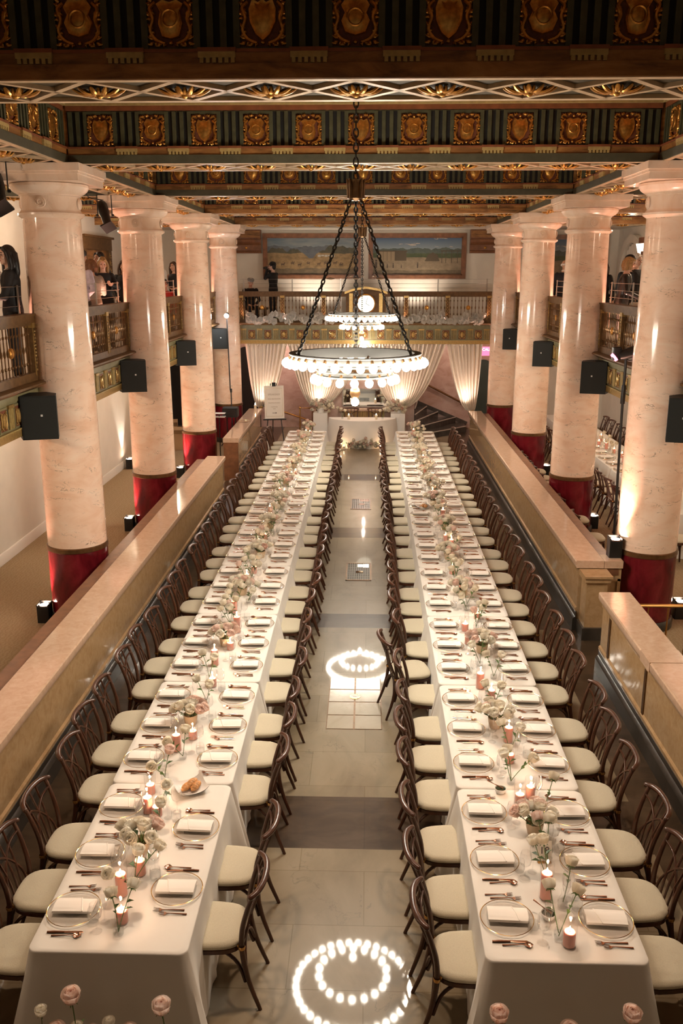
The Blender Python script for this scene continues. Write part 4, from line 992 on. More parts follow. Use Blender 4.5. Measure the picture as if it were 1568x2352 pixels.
b = MB(); b.lathe([(.0001, -.26), (.06, -.26), (.075, -.2), (.085, .1), (.06, .18), (.0001, .2)], 16); b.xf(Mx.Translation((.08, -.05, 3.62)) @ Mx.Rotation(rad(72), 4, 'Y')); b.build('spot_head', M['black'], t)
b = MB(); b.lathe([(.0001, .03), (.05, .02), (.055, 0)], 14); b.xf(Mx.Translation((.29, -.06, 3.68)) @ Mx.Rotation(rad(72), 4, 'Y')); b.build('blue_lens', emis('lit_blue_lens', (.25, .5, 1), 3.), t)
b = MB(); b.rbox(-.06, .06, -.06, .06, -.09, .09, .02); b.xf(Mx.Translation((-.20, -.03, 3.58))); b.build('second_head', M['black'], t)
b = MB(); b.lathe([(.0001, -.01), (.06, -.015), (.065, .02)], 14); b.xf(Mx.Translation((-.24, -.06, 3.52)) @ Mx.Rotation(rad(50), 4, 'Y')); b.build('pink_lens', emis('lit_pink_lens', (1, .2, .35), 2.5), t)
b = MB(); b.tube(bez((-.05, 0, 3.5), (.02, 0, 3.42), (.12, -.03, 3.54)), .012, 6); b.build('yoke', M['black'], t)
# keyboard / monitor group behind the left parapet
t = thing('monitor_speaker', 'black monitor speaker on a stand behind the short left parapet', 'speaker', (-3.62, 23.3, 0))
b = MB(); b.rbox(-.2, .2, -.16, .16, 1.02, 1.27, .02); b.build('cabinet', M['blackbox'], t)
b = MB(); b.box(-.15, .15, -.165, -.158, 1.06, 1.22); b.build('grille', M['black'], t)
for x in (-.1, .12): MB().tube([(x, 0, 0), (x, 0, 1.02)], .015, 6).build('leg', M['black'], t)
t = thing('music_stand', 'pale sheet rack beside the black monitor speaker at far left', 'stand', (-3.86, 22.9, 0))
for z in (1.07, 1.16): MB().box(-.16, .16, -.1, .1, z, z+.015).build('tray', M['white'], t)
MB().tube([(0, 0, 0), (0, 0, 1.16)], .014, 6).build('pole', M['black'], t)
# candle + small glass dish on the short left parapet
t = thing('pillar_candle', 'lit ivory candle on the far end of the short left parapet', 'candle', (-3.14, 24.7, 1.0))
MB().lathe([(.0001, .13), (.03, .13), (.035, .125), (.035, 0)], 14).build('wax', M['waxwhite'], t); MB().lathe([(.0001, .13), (.012, .15), (.009, .17), (.0001, .2)], 8).build('flame', M['flame'], t)
t = thing('glass_dish', 'small round glass dish on the short left parapet', 'dish', (-3.16, 22.5, 1.0))
MB().lathe([(.0001, .006), (.10, .008), (.15, .035), (.155, .035), (.11, 0), (.0001, 0)], 24).build('bowl', M['charger'], t); MB().lathe([(.152, .035), (.157, .038), (.155, .032)], 24, close=True).build('gold_rim', M['goldrim'], t)
t = thing('small_bag', 'small pale paper bag on the floor at the end of the short left parapet', 'bag', (-2.72, 23.9, 0), .3)
b = MB(); b.add([(-.1, -.06, 0), (.1, -.06, 0), (.1, .06, 0), (-.1, .06, 0), (-.09, -.02, .26), (.09, -.02, .26), (.1, .02, .25), (-.1, .02, .25)], [(3, 2, 1, 0), (0, 1, 5, 4), (1, 2, 6, 5), (2, 3, 7, 6), (3, 0, 4, 7)]); b.build('body', M['card'], t)
# easel + sign
t = thing('easel', 'black easel holding the printed sign at the left by the drapes', 'easel', (-2.58, 24.45, 0), rad(12))
for x0, x1 in ((-.02, -.27), (.02, .26)): MB().tube([(x0*4, .12, 1.75), (x1, -.12, 0)], .014, 6).build('leg', M['black'], t)
MB().tube([(0, .12, 1.75), (0, .62, 0)], .014, 6).build('leg', M['black'], t)
MB().box(-.32, .32, -.09, .0, .76, .79).build('ledge', M['black'], t); MB().box(-.05, .05, .02, .1, 1.68, 1.78).build('top_clip', M['black'], t)
s = thing('welcome_sign', 'printed cream directions sign with an arrow, standing on the black easel', 'sign', (-2.58, 24.45, .79), rad(12))
m = Mx.Rotation(rad(-7), 4, 'X')
b = MB(); b.box(-.27, .27, -.06, -.04, 0, .90); b.xf(m); b.build('board', M['card'], s)
b = MB()
for (a, c, d, e) in ((-.23, .23, .83, .834), (-.23, .23, .06, .064), (-.23, -.226, .06, .834), (.226, .23, .06, .834)): b.box(a, c, -.0615, -.06, d, e)
b.xf(m); b.build('border_line', M['brass'], s)
fi = simple('faint_brown_print', (.42, .33, .25), .6)
for tx, z, sz, c in (('SPEAKEASY', .66, .068, fi), ('AND RESTROOMS', .54, .044, fi), ('PHOTO STUDIO', .43, .044, fi), ('COCKTAIL', .32, .038, fi), ('BAR', .27, .038, fi)):
    p = m @ V((0, -.0625, z)); text('lettering', tx, sz, c, s, p, (pi/2-rad(7), 0, 0))
b = MB(); b.box(-.06, .03, -.064, -.06, .15, .162); extr_y(b, [(.03, .136), (.07, .156), (.03, .176)], -.064, -.06); b.xf(m); b.build('arrow', M['ink'], s)

# ================================================================== SWEETHEART TABLE
def half_round(w, d, n=28):
    return [(-w+0*i, 0) for i in range(1)]+[(-w*cos(pi*i/n), -d*sin(pi*i/n)) for i in range(n+1)][1:-1]+[(w, 0)]
t = thing('sweetheart_table', 'half round sweetheart table in a white floor-length cloth before the mirror', 'table', (-.14, 24.92, 0))
top = half_round(.95, .72)
b = MB(); n = len(top)
rings = [[(x*.985, y*.985, .762) for x, y in top], [(x, y, .752) for x, y in top]]
for z, f in ((.5, .025), (.25, .04), (.0, .055)):
    rings.append([(x*(1+f)+.02*cos(i*1.9)*(1-z/.75)*(x), y*(1+f)+.03*sin(i*2.3)*(1-z/.75), z) for i, (x, y) in enumerate(top)])
vs = [p for r in rings for p in r]; fs = [tuple(range(n))]+[(k*n+i, k*n+(i+1) % n, (k+1)*n+(i+1) % n, (k+1)*n+i) for k in range(len(rings)-1) for i in range(n)]
b.add(vs, fs); b.build('tablecloth', M['cloth'], t, 60)
ped_l = [(-1.34, 25.2, 'left'), (.86, 25.2, 'right')]
for x, y, nm in ped_l:
    t = thing('plinth', f'white display plinth under the flowers, {nm} of the sweetheart table', 'plinth', (x, y, 0)); MB().rbox(-.2, .2, -.2, .2, 0, .86, .01).build('box', M['white'], t)
# ================================================================== ROSES AND VASES
def rose_mesh(seed, pinkheart=False, mat='rosewhite'):
    b = MB(); r = random.Random(seed); b.use(M['roseheart'] if pinkheart else M[mat])
    b.ball((0, 0, .030), .014, 8, 5, (1, 1, 1.2)); b.use(M[mat])
    for ring, (n, R, zc, top, flare) in enumerate(((3, .017, .030, .35, 0.), (4, .023, .028, .50, .002), (5, .029, .025, .72, .006), (6, .034, .022, 1.0, .011))):
        for i in range(n):
            a0 = 2*pi*(i+.37*ring+r.uniform(-.1, .1))/n; w = 2*pi/n*.66; tt = top+r.uniform(-.08, .08)
            def fn(u, v, a0=a0, w=w, R=R, zc=zc, tt=tt, flare=flare):
                th = pi-.15-(pi-.15-tt-.12*(2*u-1)**2)*v            # polar angle, from the base up over the side
                a = a0+(u-.5)*2*w*(.35+.65*min(1, v*1.6)); q = R*sin(th)*(1+.05*(2*u-1)**2)+flare*max(0, v-.8)*4
                return (q*cos(a), q*sin(a), max(0, zc*1.15+R*1.12*cos(th)))
            b.grid(fn, 4, 6)
    return b
def rose_proto(kind):
    t = thing('rose', '', 'rose')
    if kind == 'white': b = rose_mesh(1)
    elif kind == 'blush': b = rose_mesh(2, False, 'rosepink')
    else: b = rose_mesh(3, True, 'rosepink')
    b.build('bloom', None, t, 60)
    b = MB()
    for i in range(5):
        a = 2*pi*i/5; b.tube([(.004*cos(a), .004*sin(a), .0), (.016*cos(a), .016*sin(a), -.002), (.026*cos(a), .026*sin(a), -.012)], [.004, .004, .001], 4)
    b.ball((0, 0, -.003), .008, 6, 4); b.build('calyx', M['stem'], t)
    return t
RP = {}
STEM = {}
def stem_mesh(h, seed):
    k = (round(h, 2), seed)
    if k not in STEM:
        b = MB(); r = random.Random(seed*31+int(h*100)); bx, by = r.uniform(-.015, .015), r.uniform(-.015, .015)
        b.tube(bez((0, 0, 0), (bx, by, -h*.5), (0, 0, -h), 5), .0026, 5)
        if h > .12:
            for s, z in ((1, -h*.35), (-1, -h*.5)):
                a = r.uniform(0, 6); c, d = cos(a), sin(a)
                b.add([(bx*.5, by*.5, z), (bx*.5+.02*c-.012*d, .02*d+.012*c, z+.018), (bx*.5+.05*c, .05*d, z+.02), (bx*.5+.02*c+.012*d, .02*d-.012*c, z+.022)], [(0, 1, 2, 3)])
        STEM[k] = b.mesh('rose_stem', M['stem'])
    return STEM[k]
RQ = []
def rose(kind, base, head, label, group=None, scale=1.0): RQ.append((kind, V(base), V(head), label, group, scale))
def flush_roses():
    """the 300 nearest cut roses are things; those beyond are one uncounted mass"""
    RQ.sort(key=lambda q: (q[2]-V((0, 0, 4.678))).length)
    for kind, base, head, label, group, scale in RQ[:300]:
        if kind not in RP: RP[kind] = rose_proto(kind)
        d = head-base; h = d.length
        t = inst(RP[kind], label, 'rose', head, tuple(d.to_track_quat('Z', 'Y').to_euler()), group, (scale,)*3)
        place('stem', stem_mesh(max(.03, round(h/scale/.02)*.02), int(abs(head.x*37+head.y*11)) % 3), t)
    b = MB(); src = {}
    for kind, base, head, label, group, scale in RQ[300:]:
        if kind not in src: src[kind] = rose_mesh({'white': 1, 'blush': 2, 'pink': 3}[kind], kind == 'pink', 'rosewhite' if kind == 'white' else 'rosepink')
        q = src[kind]; d = head-base; m = Mx.Translation(head) @ d.to_track_quat('Z', 'Y').to_matrix().to_4x4() @ Mx.Scale(scale, 4)
        vs = [m @ V(p) for p in q.v]
        for mi in range(len(q.mats)):
            b.use(q.mats[mi]); fs = [f for f, k in zip(q.f, q.m) if k == mi]
            used = sorted({i for f in fs for i in f}); ix = {i: n for n, i in enumerate(used)}
            b.add([vs[i] for i in used], [[ix[i] for i in f] for f in fs])
        b.use(M['stem']).tube(bez(head, base.lerp(head, .5)+V((.008, 0, 0)), base, 3), .003, 4)
    o = b.build('far_roses', None, None, 60); o['kind'] = 'stuff'; tag(o, 'mass of small white roses on the far halves of the tables and side table', 'roses')
bv = thing('bud_vase', '', 'vase')
MB().lathe([(.0001, .004), (.028, .004), (.033, .02), (.034, .05), (.022, .08), (.013, .10), (.013, .125), (.019, .135)], 14).build('glass', M['glass'], bv)
MB().lathe([(.0001, .006), (.026, .007), (.030, .02), (.031, .048), (.0001, .048)], 12).build('water', M['water'], bv)
bw = thing('flower_bowl', '', 'bowl')
MB().lathe([(.0001, 0), (.045, 0), (.05, .006), (.06, .05), (.066, .10), (.064, .10), (.055, .05), (.04, .01), (.0001, .01)], 18).build('bowl', simple('frosted_amber_glass', (.62, .46, .30), .35), bw)
b = MB(); r = random.Random(4)
for i in range(16):
    a = r.uniform(0, 6.28); q = r.uniform(.03, .09); z = r.uniform(.10, .17); p = V((q*cos(a), q*sin(a), z)); n = V((cos(a), sin(a), .3))*.045; w = V((-sin(a), cos(a), 0))*.014
    b.add([p, p+n*.5+w, p+n, p+n*.5-w+V((0, 0, .008))], [(0, 1, 2, 3)])
b.build('greenery', M['leaf'], bw)
hv = thing('hurricane_glass', '', 'candle glass')
MB().lathe([(.0001, .003), (.042, .003), (.045, .008), (.045, .26), (.043, .26)], 18).build('glass', M['glass'], hv)
hvs = thing('hurricane_glass', '', 'candle glass')
MB().lathe([(.0001, .003), (.042, .003), (.045, .008), (.045, .17), (.043, .17)], 18).build('glass', M['glass'], hvs)
CND = {}
def candle_proto(h):
    t = thing('pillar_candle', '', 'candle')
    MB().lathe([(.0001, h-.004), (.02, h-.006), (.032, h), (.036, h-.003), (.037, h-.01), (.037, .004), (.0001, .004)], 18).build('wax', M['wax'], t)
    MB().lathe([(.0015, h-.006), (.0015, h+.008)], 5).build('wick', M['ink'], t)
    MB().lathe([(.0001, h+.004), (.006, h+.012), (.0070, h+.018), (.004, h+.027), (.0001, h+.038)], 8).build('flame', M['flame'], t)
    return t
CPOS = []
def candle(x, y, z, h, label, label2, group=None, light=True):
    h = round(h, 2)
    if h not in CND: CND[h] = candle_proto(h)
    inst(CND[h], label, 'candle', (x, y, z), 0, group)
    inst(hv if h > .12 else hvs, label2, 'candle glass', (x, y, z), 0, group and group+' glass')
    if light: CPOS.append((x, y, z+h+.025))
# flowers around the sweetheart table
R3 = random.Random(21)
BIG = {}
for x, y, nm in ped_l:
    t = thing('flower_arrangement', f'full white and blush rose arrangement on the {nm} plinth', 'flowers', (x, y, .86))
    MB().lathe([(.0001, 0), (.09, 0), (.11, .12), (.0001, .12)], 16).build('bowl', M['white'], t)
    s = 1 if nm == 'left' else -1
    for i in range(46):
        a = R3.uniform(0, 6.28); q = sqrt(R3.random()); z = .1+.38*R3.random()*(1-.5*q)
        p = V((.34*q*cos(a)+s*.12*R3.random(), .22*q*sin(a), z-.1*q))
        k = 'white' if R3.random() < .72 else 'blush'
        if k not in BIG: BIG[k] = rose_mesh(5 if k == 'white' else 6, False, 'rosewhite' if k == 'white' else 'rosepink').mesh('rose_bloom', smooth=60)
        o = place('rose', BIG[k], t, p, scale=(1.25,)*3); o.rotation_euler = (V((p.x, p.y-.15, .25))).to_track_quat('Z', 'Y').to_euler()
    g = MB()
    for i in range(40):
        a = R3.uniform(0, 6.28); q = R3.uniform(.1, .34); p = V((q*cos(a), q*.7*sin(a), R3.uniform(.08, .35))); n = V((cos(a), sin(a), R3.uniform(-.3, .6)))*.09; w = V((-sin(a), cos(a), 0))*.025
        g.add([p, p+n*.5+w, p+n, p+n*.5-w], [(0, 1, 2, 3)])
    g.build('leaves', M['leaf'], t)
t = thing('floor_flowers', 'low bank of white and blush roses on the floor before the sweetheart table', 'flowers', (-.14, 24.12, 0))
for i in range(52):
    u = R3.uniform(-1, 1); p = V((u*.44, -.12*R3.random()+.02, .04+.20*R3.random()*(1-.5*abs(u))+(.15*R3.random() if R3.random() < .2 else 0)))
    k = 'white' if R3.random() < .72 else 'blush'
    o = place('rose', BIG[k], t, p, scale=(R3.uniform(1.0, 1.4),)*3); o.rotation_euler = (R3.uniform(.3, 1.2), 0, R3.uniform(-1, 1))
g = MB()
for i in range(40):
    p = V((R3.uniform(-.45, .45), -.1*R3.random(), .03+.15*R3.random())); a = R3.uniform(-2.6, -.5); n = V((cos(a), sin(a), R3.uniform(0, 1)))*.09; w = V((-sin(a), cos(a), 0))*.02
    g.add([p, p+n*.5+w, p+n, p+n*.5-w], [(0, 1, 2, 3)])
g.build('leaves', M['leaf'], t)
wc = {}
def white_candle(x, y, z, h, label, lit=True, group=None):
    if h not in wc:
        t = thing('pillar_candle', '', 'candle'); wc[h] = t
        MB().lathe([(.0001, h), (.033, h), (.036, h-.006), (.036, 0)], 14).build('wax', M['waxwhite'], t)
        MB().lathe([(.0001, h+.004), (.008, h+.014), (.0075, h+.024), (.0001, h+.05)], 8).build('flame', M['flame'], t)
    inst(wc[h], label, 'candle', (x, y, z), 0, group); CPOS.append((x, y, z+h+.03))
nmc = ['outermost', 'second from the outside', 'innermost']
for s, nm in ((-1, 'left'), (1, 'right')):
    for i, (dx, dy, h) in enumerate(((.66, .02, .10), (.58, -.06, .16), (.50, -.02, .09))): white_candle(-.14+s*dx, 24.2+dy-.1, 0, h, f'lit ivory candle on the floor, {nm} of the sweetheart table, {nmc[i]}')
    white_candle(-.14+s*.38, 24.55, .762, .12, f'lit ivory candle on the {nm} of the sweetheart table top')
    inst(bv, f'glass bud vase on the sweetheart table, {nm} side', 'vase', (-.14+s*.56, 24.62, .762))
    for i in range(3):
        rose('white', (-.14+s*.56, 24.62, .80), (-.14+s*(.50+.09*i), 24.58+.05*i, .98+.03*i), f'white rose in the {nm} sweetheart table vase, {ORD[i+1]} from the middle', None, 1.2)
# ================================================================== CHAIRS
ch = thing('dining_chair', '', 'chair')
def sup(w, d, n=28, p=3.2):
    out = []
    for i in range(n):
        a = 2*pi*i/n; c, s = cos(a), sin(a); x = w*abs(c)**(2/p)*(1 if c >= 0 else -1); y = d*abs(s)**(2/p)*(1 if s >= 0 else -1)
        out.append((x*(1+.07*y/d), y))
    return out
def loft(b, rings, cap=True):
    n = len(rings[0]); vs = [p for r in rings for p in r]
    fs = [(k*n+i, k*n+(i+1) % n, (k+1)*n+(i+1) % n, (k+1)*n+i) for k in range(len(rings)-1) for i in range(n)]
    if cap: fs += [tuple(range(n-1, -1, -1)), tuple(range((len(rings)-1)*n, len(rings)*n))]
    return b.add(vs, fs)
def ring(w, d, z, dz=0): return [(x, y, z) for x, y in sup(w, d)]
b = MB(); loft(b, [ring(.205, .20, .452), ring(.215, .21, .460), ring(.217, .212, .478), ring(.208, .203, .492), ring(.18, .175, .499), ring(.10, .10, .503)]); b.build('cushion', M['fabric'], ch, 60)
b = MB(); loft(b, [ring(.205, .20, .415), ring(.212, .207, .42), ring(.212, .207, .448), ring(.205, .20, .453)]); b.build('seat_frame', M['wood'], ch, 50)
for s in (-1, 1):
    b = MB(); b.tube(arc([(s*.165, .165, .42), (s*.170, .172, .25), (s*.178, .19, .0)], 4), [.019]*4+[.016]*4+[.013], 8); b.build('leg', M['wood'], ch, 60)
    b = MB(); b.tube(arc([(s*.205, -.31, 0), (s*.190, -.235, .22), (s*.178, -.198, .44), (s*.182, -.205, .60), (s*.192, -.245, .76), (s*.198, -.285, .872)], 4), [.013, .014, .015, .016, .017, .018, .019, .019, .019, .019, .018, .018, .018, .018, .017, .017, .017, .016, .016, .016, .016], 8); b.build('back_post', M['wood'], ch, 60)
    b = MB(); b.lathe([(.023, -.012), (.026, 0), (.023, .012)], 10); b.xf(Mx.Translation((s*.180, -.196, .462))); b.box(s*.150-.02, s*.150+.02, -.20, -.165, .452, .470); b.build('bracket', M['brass'], ch)
b = MB(); b.tube(arc([(-.235, -.262, .872), (-.17, -.312, .884), (-.07, -.338, .888), (.07, -.338, .888), (.17, -.312, .884), (.235, -.262, .872)], 5), [.012]+[.019]*4+[.021]*16+[.019]*4+[.012], 8, flat=1.0); b.build('crest_rail', M['wood'], ch, 60)
for x in (-.085, .0, .085):
    b = MB(); b.tube(arc([(x*.75, -.202, .44), (x*.85, -.235, .6), (x*1.1, -.295, .78), (x*1.2, -.332, .882)], 3), .0085, 6); b.build('spindle', M['wood'], ch, 60)
for s in (-1, 1):
    b = MB(); b.tube(arc([(s*.125, -.19, .445), (s*.115, -.225, .56), (s*.03, -.265, .69), (-s*.09, -.282, .78), (-s*.185, -.262, .815)], 4), .0095, 6); b.build('lattice_arc', M['wood'], ch, 60)
for s in (-1, 1):
    b = MB(); b.tube(arc([(s*.172, .165, .20), (s*.168, .13, .33), (s*.165, .07, .405), (s*.165, .0, .425), (s*.168, -.09, .405), (s*.175, -.17, .33), (s*.185, -.215, .2)], 3), .012, 6); b.build('side_brace', M['wood'], ch, 60)
b = MB(); b.tube(arc([(-.17, .17, .22), (-.13, .172, .35), (-.06, .175, .41), (0, .175, .425), (.06, .175, .41), (.13, .172, .35), (.17, .17, .22)], 3), .012, 6); b.build('front_brace', M['wood'], ch, 60)
b = MB(); b.tube(arc([(-.18, -.225, .24), (-.13, -.21, .35), (-.06, -.2, .41), (0, -.2, .425), (.06, -.2, .41), (.13, -.21, .35), (.18, -.225, .24)], 3), .012, 6); b.build('rear_brace', M['wood'], ch, 60)

# ================================================================== BANQUET TABLES
TL, TW = 1.83, .967
def cloth_table(front, back):
    hx, hy = TW/2, TL/2-.004; r = .055
    base = []
    for cx, cy, a0 in ((hx-r, -hy+r, -pi/2), (hx-r, hy-r, 0), (-hx+r, hy-r, pi/2), (-hx+r, -hy+r, pi)):
        for i in range(9): a = a0+pi/2*i/8; base.append((cx+r*cos(a), cy+r*sin(a)))
        nx = {0: (0, 1), 1: (-1, 0), 2: (0, -1), 3: (1, 0)}[int(round((a0+pi/2)/(pi/2))) % 4]
        m = 26 if nx[0] == 0 else 16; ln = (2*hy-2*r) if nx[0] == 0 else (2*hx-2*r); p = base[-1]
        for k in range(1, m): base.append((p[0]+nx[0]*ln*k/m, p[1]+nx[1]*ln*k/m))
    rr = random.Random(9); n = len(base)
    top = [(x*.990, y*.995, .756) for x, y in base]; rings = [[(x*.9, y*.97, .7565) for x, y in base], top, [(x*.998, y*.999, .752) for x, y in base], [(x, y, .742) for x, y in base]]
    for z in (.66, .55, .42, .28, .14, .008):
        t = 1-z/.742; R = []
        for x, y in base:
            ox = 0; oy = 0; endn = abs(y) > hy-.12 and abs(x) > hx-.22
            wave = sin(y*23+1.1)*.5+sin(y*41)*.3
            if abs(x) > hx-.02:
                ox = (.035+.016*wave)*t
            if y < -hy+.02 and front: oy = -(.10+.012*sin(x*26))*t
            if y > hy-.02 and back: oy = .08*t
            cd = sqrt((abs(x)-hx)**2+(abs(y)-hy)**2)
            cf = max(0, 1-cd/.22)**1.3; isf = (y < 0 and front) or (y > 0 and back)
            ox += .16*cf*t*(1 if abs(x) > hx-.2 else 0)
            if isf: oy += (.08*cf*t)*(1 if y > 0 else -1)
            elif abs(y) > hy-.02: oy = 0
            R.append((x+(ox if x > 0 else -ox), y+oy, z))
        rings.append(R)
    b = MB(); loft(b, rings, cap=False); b.add(rings[0], [tuple(range(n))])
    return b.mesh('tablecloth', M['cloth'], 55)
CT = {k: cloth_table(*k) for k in ((True, False), (False, False), (False, True))}
ROWS = {'left': -1.536, 'right': 1.207}
Y0 = 4.40
for nm, xc in ROWS.items():
    for k in range(10):
        o = place('banquet_tablecloth', CT[(k == 0, k == 9)], None, (xc, Y0+TL*(k+.5), 0))
        tag(o, f'white floor-length cloth over a banquet table, {ordn(k+1)} from the near end of the {nm} row', 'tablecloth', 'white cloths over the long tables')
# thin fold line of the overlapping cloth
# ================================================================== PLACE SETTINGS
pl_ = thing('charger_plate', '', 'plate')
MB().lathe([(.0001, .003), (.095, .003), (.105, .006), (.13, .012), (.166, .018), (.166, .020), (.13, .0145), (.10, .008), (.0001, .0055)], 40).build('glass', M['charger'], pl_)
MB().lathe([(.163, .0185), (.166, .0205), (.169, .019), (.166, .0165)], 44, close=True).build('gold_rim', M['goldrim'], pl_)
b = MB(); b.lathe([(.060, .0), (.064, .0), (.064, .004), (.060, .004)], 28, close=True); b.build('foot_ring', M['charger'], pl_)
b = MB()
_pr = [(.058, .022), (.064, .030), (.060, .040), (.040, .046), (.0, .048), (-.040, .046), (-.060, .040), (-.064, .030), (-.058, .022)]
b.extr(_pr, 0, -.125, .125)
b.add([(-.126, .062, .041), (.030, .064, .042), (.052, .0, .0515), (.066, -.062, .043), (-.126, -.063, .042), (-.126, 0, .050)], [(0, 1, 2, 5), (5, 2, 3, 4)])
b.tube([(.030, .063, .042), (.050, .0, .050), (.066, -.062, .043)], .004, 6)
NAP = b.mesh('folded_napkin', M['napkin'], 50)
def fork(ln):
    b = MB(); h = ln/2
    b.tube([(-h, 0, .004), (-h*.6, 0, .005), (h*.2, 0, .007), (h*.45, 0, .006)], [.0055, .0045, .0028, .004], 6, flat=.5)
    b.add([(h*.42, -.004, .005), (h*.56, -.011, .005), (h*.62, -.0115, .006), (h*.62, .0115, .006), (h*.56, .011, .005), (h*.42, .004, .005)], [tuple(range(6))])
    for i in range(4):
        y = -.0098+i*.00653; b.tube([(h*.61, y, .006), (h*.8, y, .006), (h, y, .010)], [.0018, .0018, .0008], 4)
    return b.mesh('fork', M['rosegold'])
b = MB(); b.tube([(-.11, 0, .005), (-.07, 0, .006), (.0, 0, .006)], [.006, .007, .0055], 6, flat=.7); b.add([(.0, -.005, .004), (.09, -.009, .004), (.115, -.002, .004), (.105, .006, .004), (.0, .005, .004), (.0, -.004, .006), (.09, -.006, .005), (.11, -.001, .005), (.10, .005, .006), (.0, .005, .007)], [(0, 1, 2, 3, 4)[::-1], (5, 6, 7, 8, 9), (0, 1, 6, 5), (1, 2, 7, 6), (2, 3, 8, 7), (3, 4, 9, 8)])
KNIFE = b.mesh('knife', M['rosegold'])
b = MB(); b.tube([(-.09, 0, .004), (-.05, 0, .005), (.03, 0, .008), (.05, 0, .006)], [.0055, .0045, .0026, .004], 6, flat=.5)
b.grid(lambda u, v: (.045+.052*v, (u-.5)*.036*sin(pi*min(.97, v*.9+.08)), .009-.008*sin(pi*u)*sin(pi*v)), 8, 8)
SPOON = b.mesh('spoon', M['rosegold']); FK = (fork(.20), fork(.18))
tu = thing('water_tumbler', '', 'glass')
MB().lathe([(.0001, .004), (.026, .004), (.032, .008), (.037, .035), (.037, .06), (.033, .10), (.032, .10), (.0355, .06), (.0355, .035), (.03, .012), (.0001, .011)], 20).build('glass', M['glass'], tu)
MB().lathe([(.0001, .012), (.029, .013), (.0345, .035), (.035, .055), (.0001, .055)], 16).build('water', M['water'], tu)
WG = MB().lathe([(.0001, .003), (.033, .003), (.034, .005), (.01, .010), (.004, .02), (.004, .085), (.012, .092), (.034, .115), (.041, .145), (.037, .185), (.032, .205), (.031, .205), (.036, .18), (.04, .145), (.033, .117), (.01, .096), (.0001, .095)], 20).mesh('wine_glass', M['glass'])
FL = MB().lathe([(.0001, .003), (.030, .003), (.031, .005), (.009, .009), (.004, .02), (.004, .09), (.01, .10), (.02, .125), (.026, .16), (.025, .205), (.022, .225), (.021, .225), (.024, .2), (.0245, .16), (.018, .126), (.0001, .102)], 18).mesh('champagne_flute', M['glass'])
R4 = random.Random(33)
OFFS = (.36, .93, 1.50)
def ylist(nm, side):
    out = []
    for k in range(10):
        if nm == 'left' and side == 'inner' and k == 0: out += [(Y0+.57, 0), (Y0+1.24, 0)]; continue
        for o in OFFS: out.append((Y0+TL*k+o, k))
    return out
def setting(x_edge, y, dr, who, n, z=.7565, row='row', grp=True, jit=True):
    """dr: +1 diner faces +x (sits on the -x side)"""
    j = (lambda a: R4.uniform(-a, a)) if jit else (lambda a: 0)
    rz = 0 if dr > 0 else pi; yy = y
    def P(f, l): return (x_edge+dr*f, yy+dr*l, z)          # f: towards table centre, l: to the diner's left
    g = (lambda s: s+' along the long tables') if grp else (lambda s: None)
    inst(pl_, f'clear gold-rimmed charger, {n} {who}', 'plate', P(.175, 0), rz, g('gold-rimmed chargers'))
    o = place('folded_napkin', NAP, None, P(.18, .005), rz+j(.05)); tag(o, f'folded white napkin on the charger, {n} {who}', 'napkin', g('napkins'))
    o = place('fork', FK[0], None, P(.19+j(.01), .192), rz+j(.05), (1, 1.4, 1.3)); tag(o, f'copper fork beside the charger, {n} {who}', 'fork', g('forks'))
    o = place('fork', FK[1], None, P(.165+j(.01), .226), rz+j(.05), (1, 1.4, 1.3)); tag(o, f'outer copper fork, {n} {who}', 'fork', g('forks'))
    o = place('knife', KNIFE, None, P(.175+j(.01), -.197), rz+j(.04), (1, 1.4, 1.3)); tag(o, f'copper knife, {n} {who}', 'knife', g('knives'))
    o = place('spoon', SPOON, None, P(.205+j(.012), -.226), rz+j(.05), (1, 1.4, 1.3)); tag(o, f'copper spoon, {n} {who}', 'spoon', g('spoons'))
    inst(tu, f'water tumbler, {n} {who}', 'glass', P(.33+j(.01), -.10+j(.02)), 0, g('tumblers'))
    o = place('wine_glass', WG, None, P(.365+j(.012), -.185+j(.02))); tag(o, f'stemmed wine glass, {n} {who}', 'glass', g('wine glasses'))
    o = place('champagne_flute', FL, None, P(.405+j(.015), -.12+j(.02))); tag(o, f'champagne flute, {n} {who}', 'glass', g('flutes'))
CH_N = 0
for nm, xc in ROWS.items():
    for side in ('outer', 'inner'):
        left_side = (side == 'outer') == (nm == 'left')    # diner sits on -x side
        dr = 1 if left_side else -1; xe = xc-dr*TW/2
        for i, (y, k) in enumerate(ylist(nm, side)):
            n = ordn(i+1); who = f'place from near end, {side} side of {nm} row'
            setting(xe, y, dr, who, n)
            xo = xe+dr*(.055+R4.uniform(-.02, .02)) if side == 'inner' else xe-dr*(.20+R4.uniform(-.03, .03))
            yo = y+R4.uniform(-.03, .03); rz = -dr*pi/2+R4.uniform(-.06, .06)
            if side == 'inner': xo = xe-dr*(.09+R4.uniform(-.02, .03))
            if nm == 'right' and side == 'inner' and i == 7: xo -= dr*.14; rz += .28
            inst(ch, f'dark bentwood chair with cream cushion, {n} from near end, {side} side of {nm} row', 'chair', (xo, yo, 0), rz, 'bentwood chairs along the long tables')

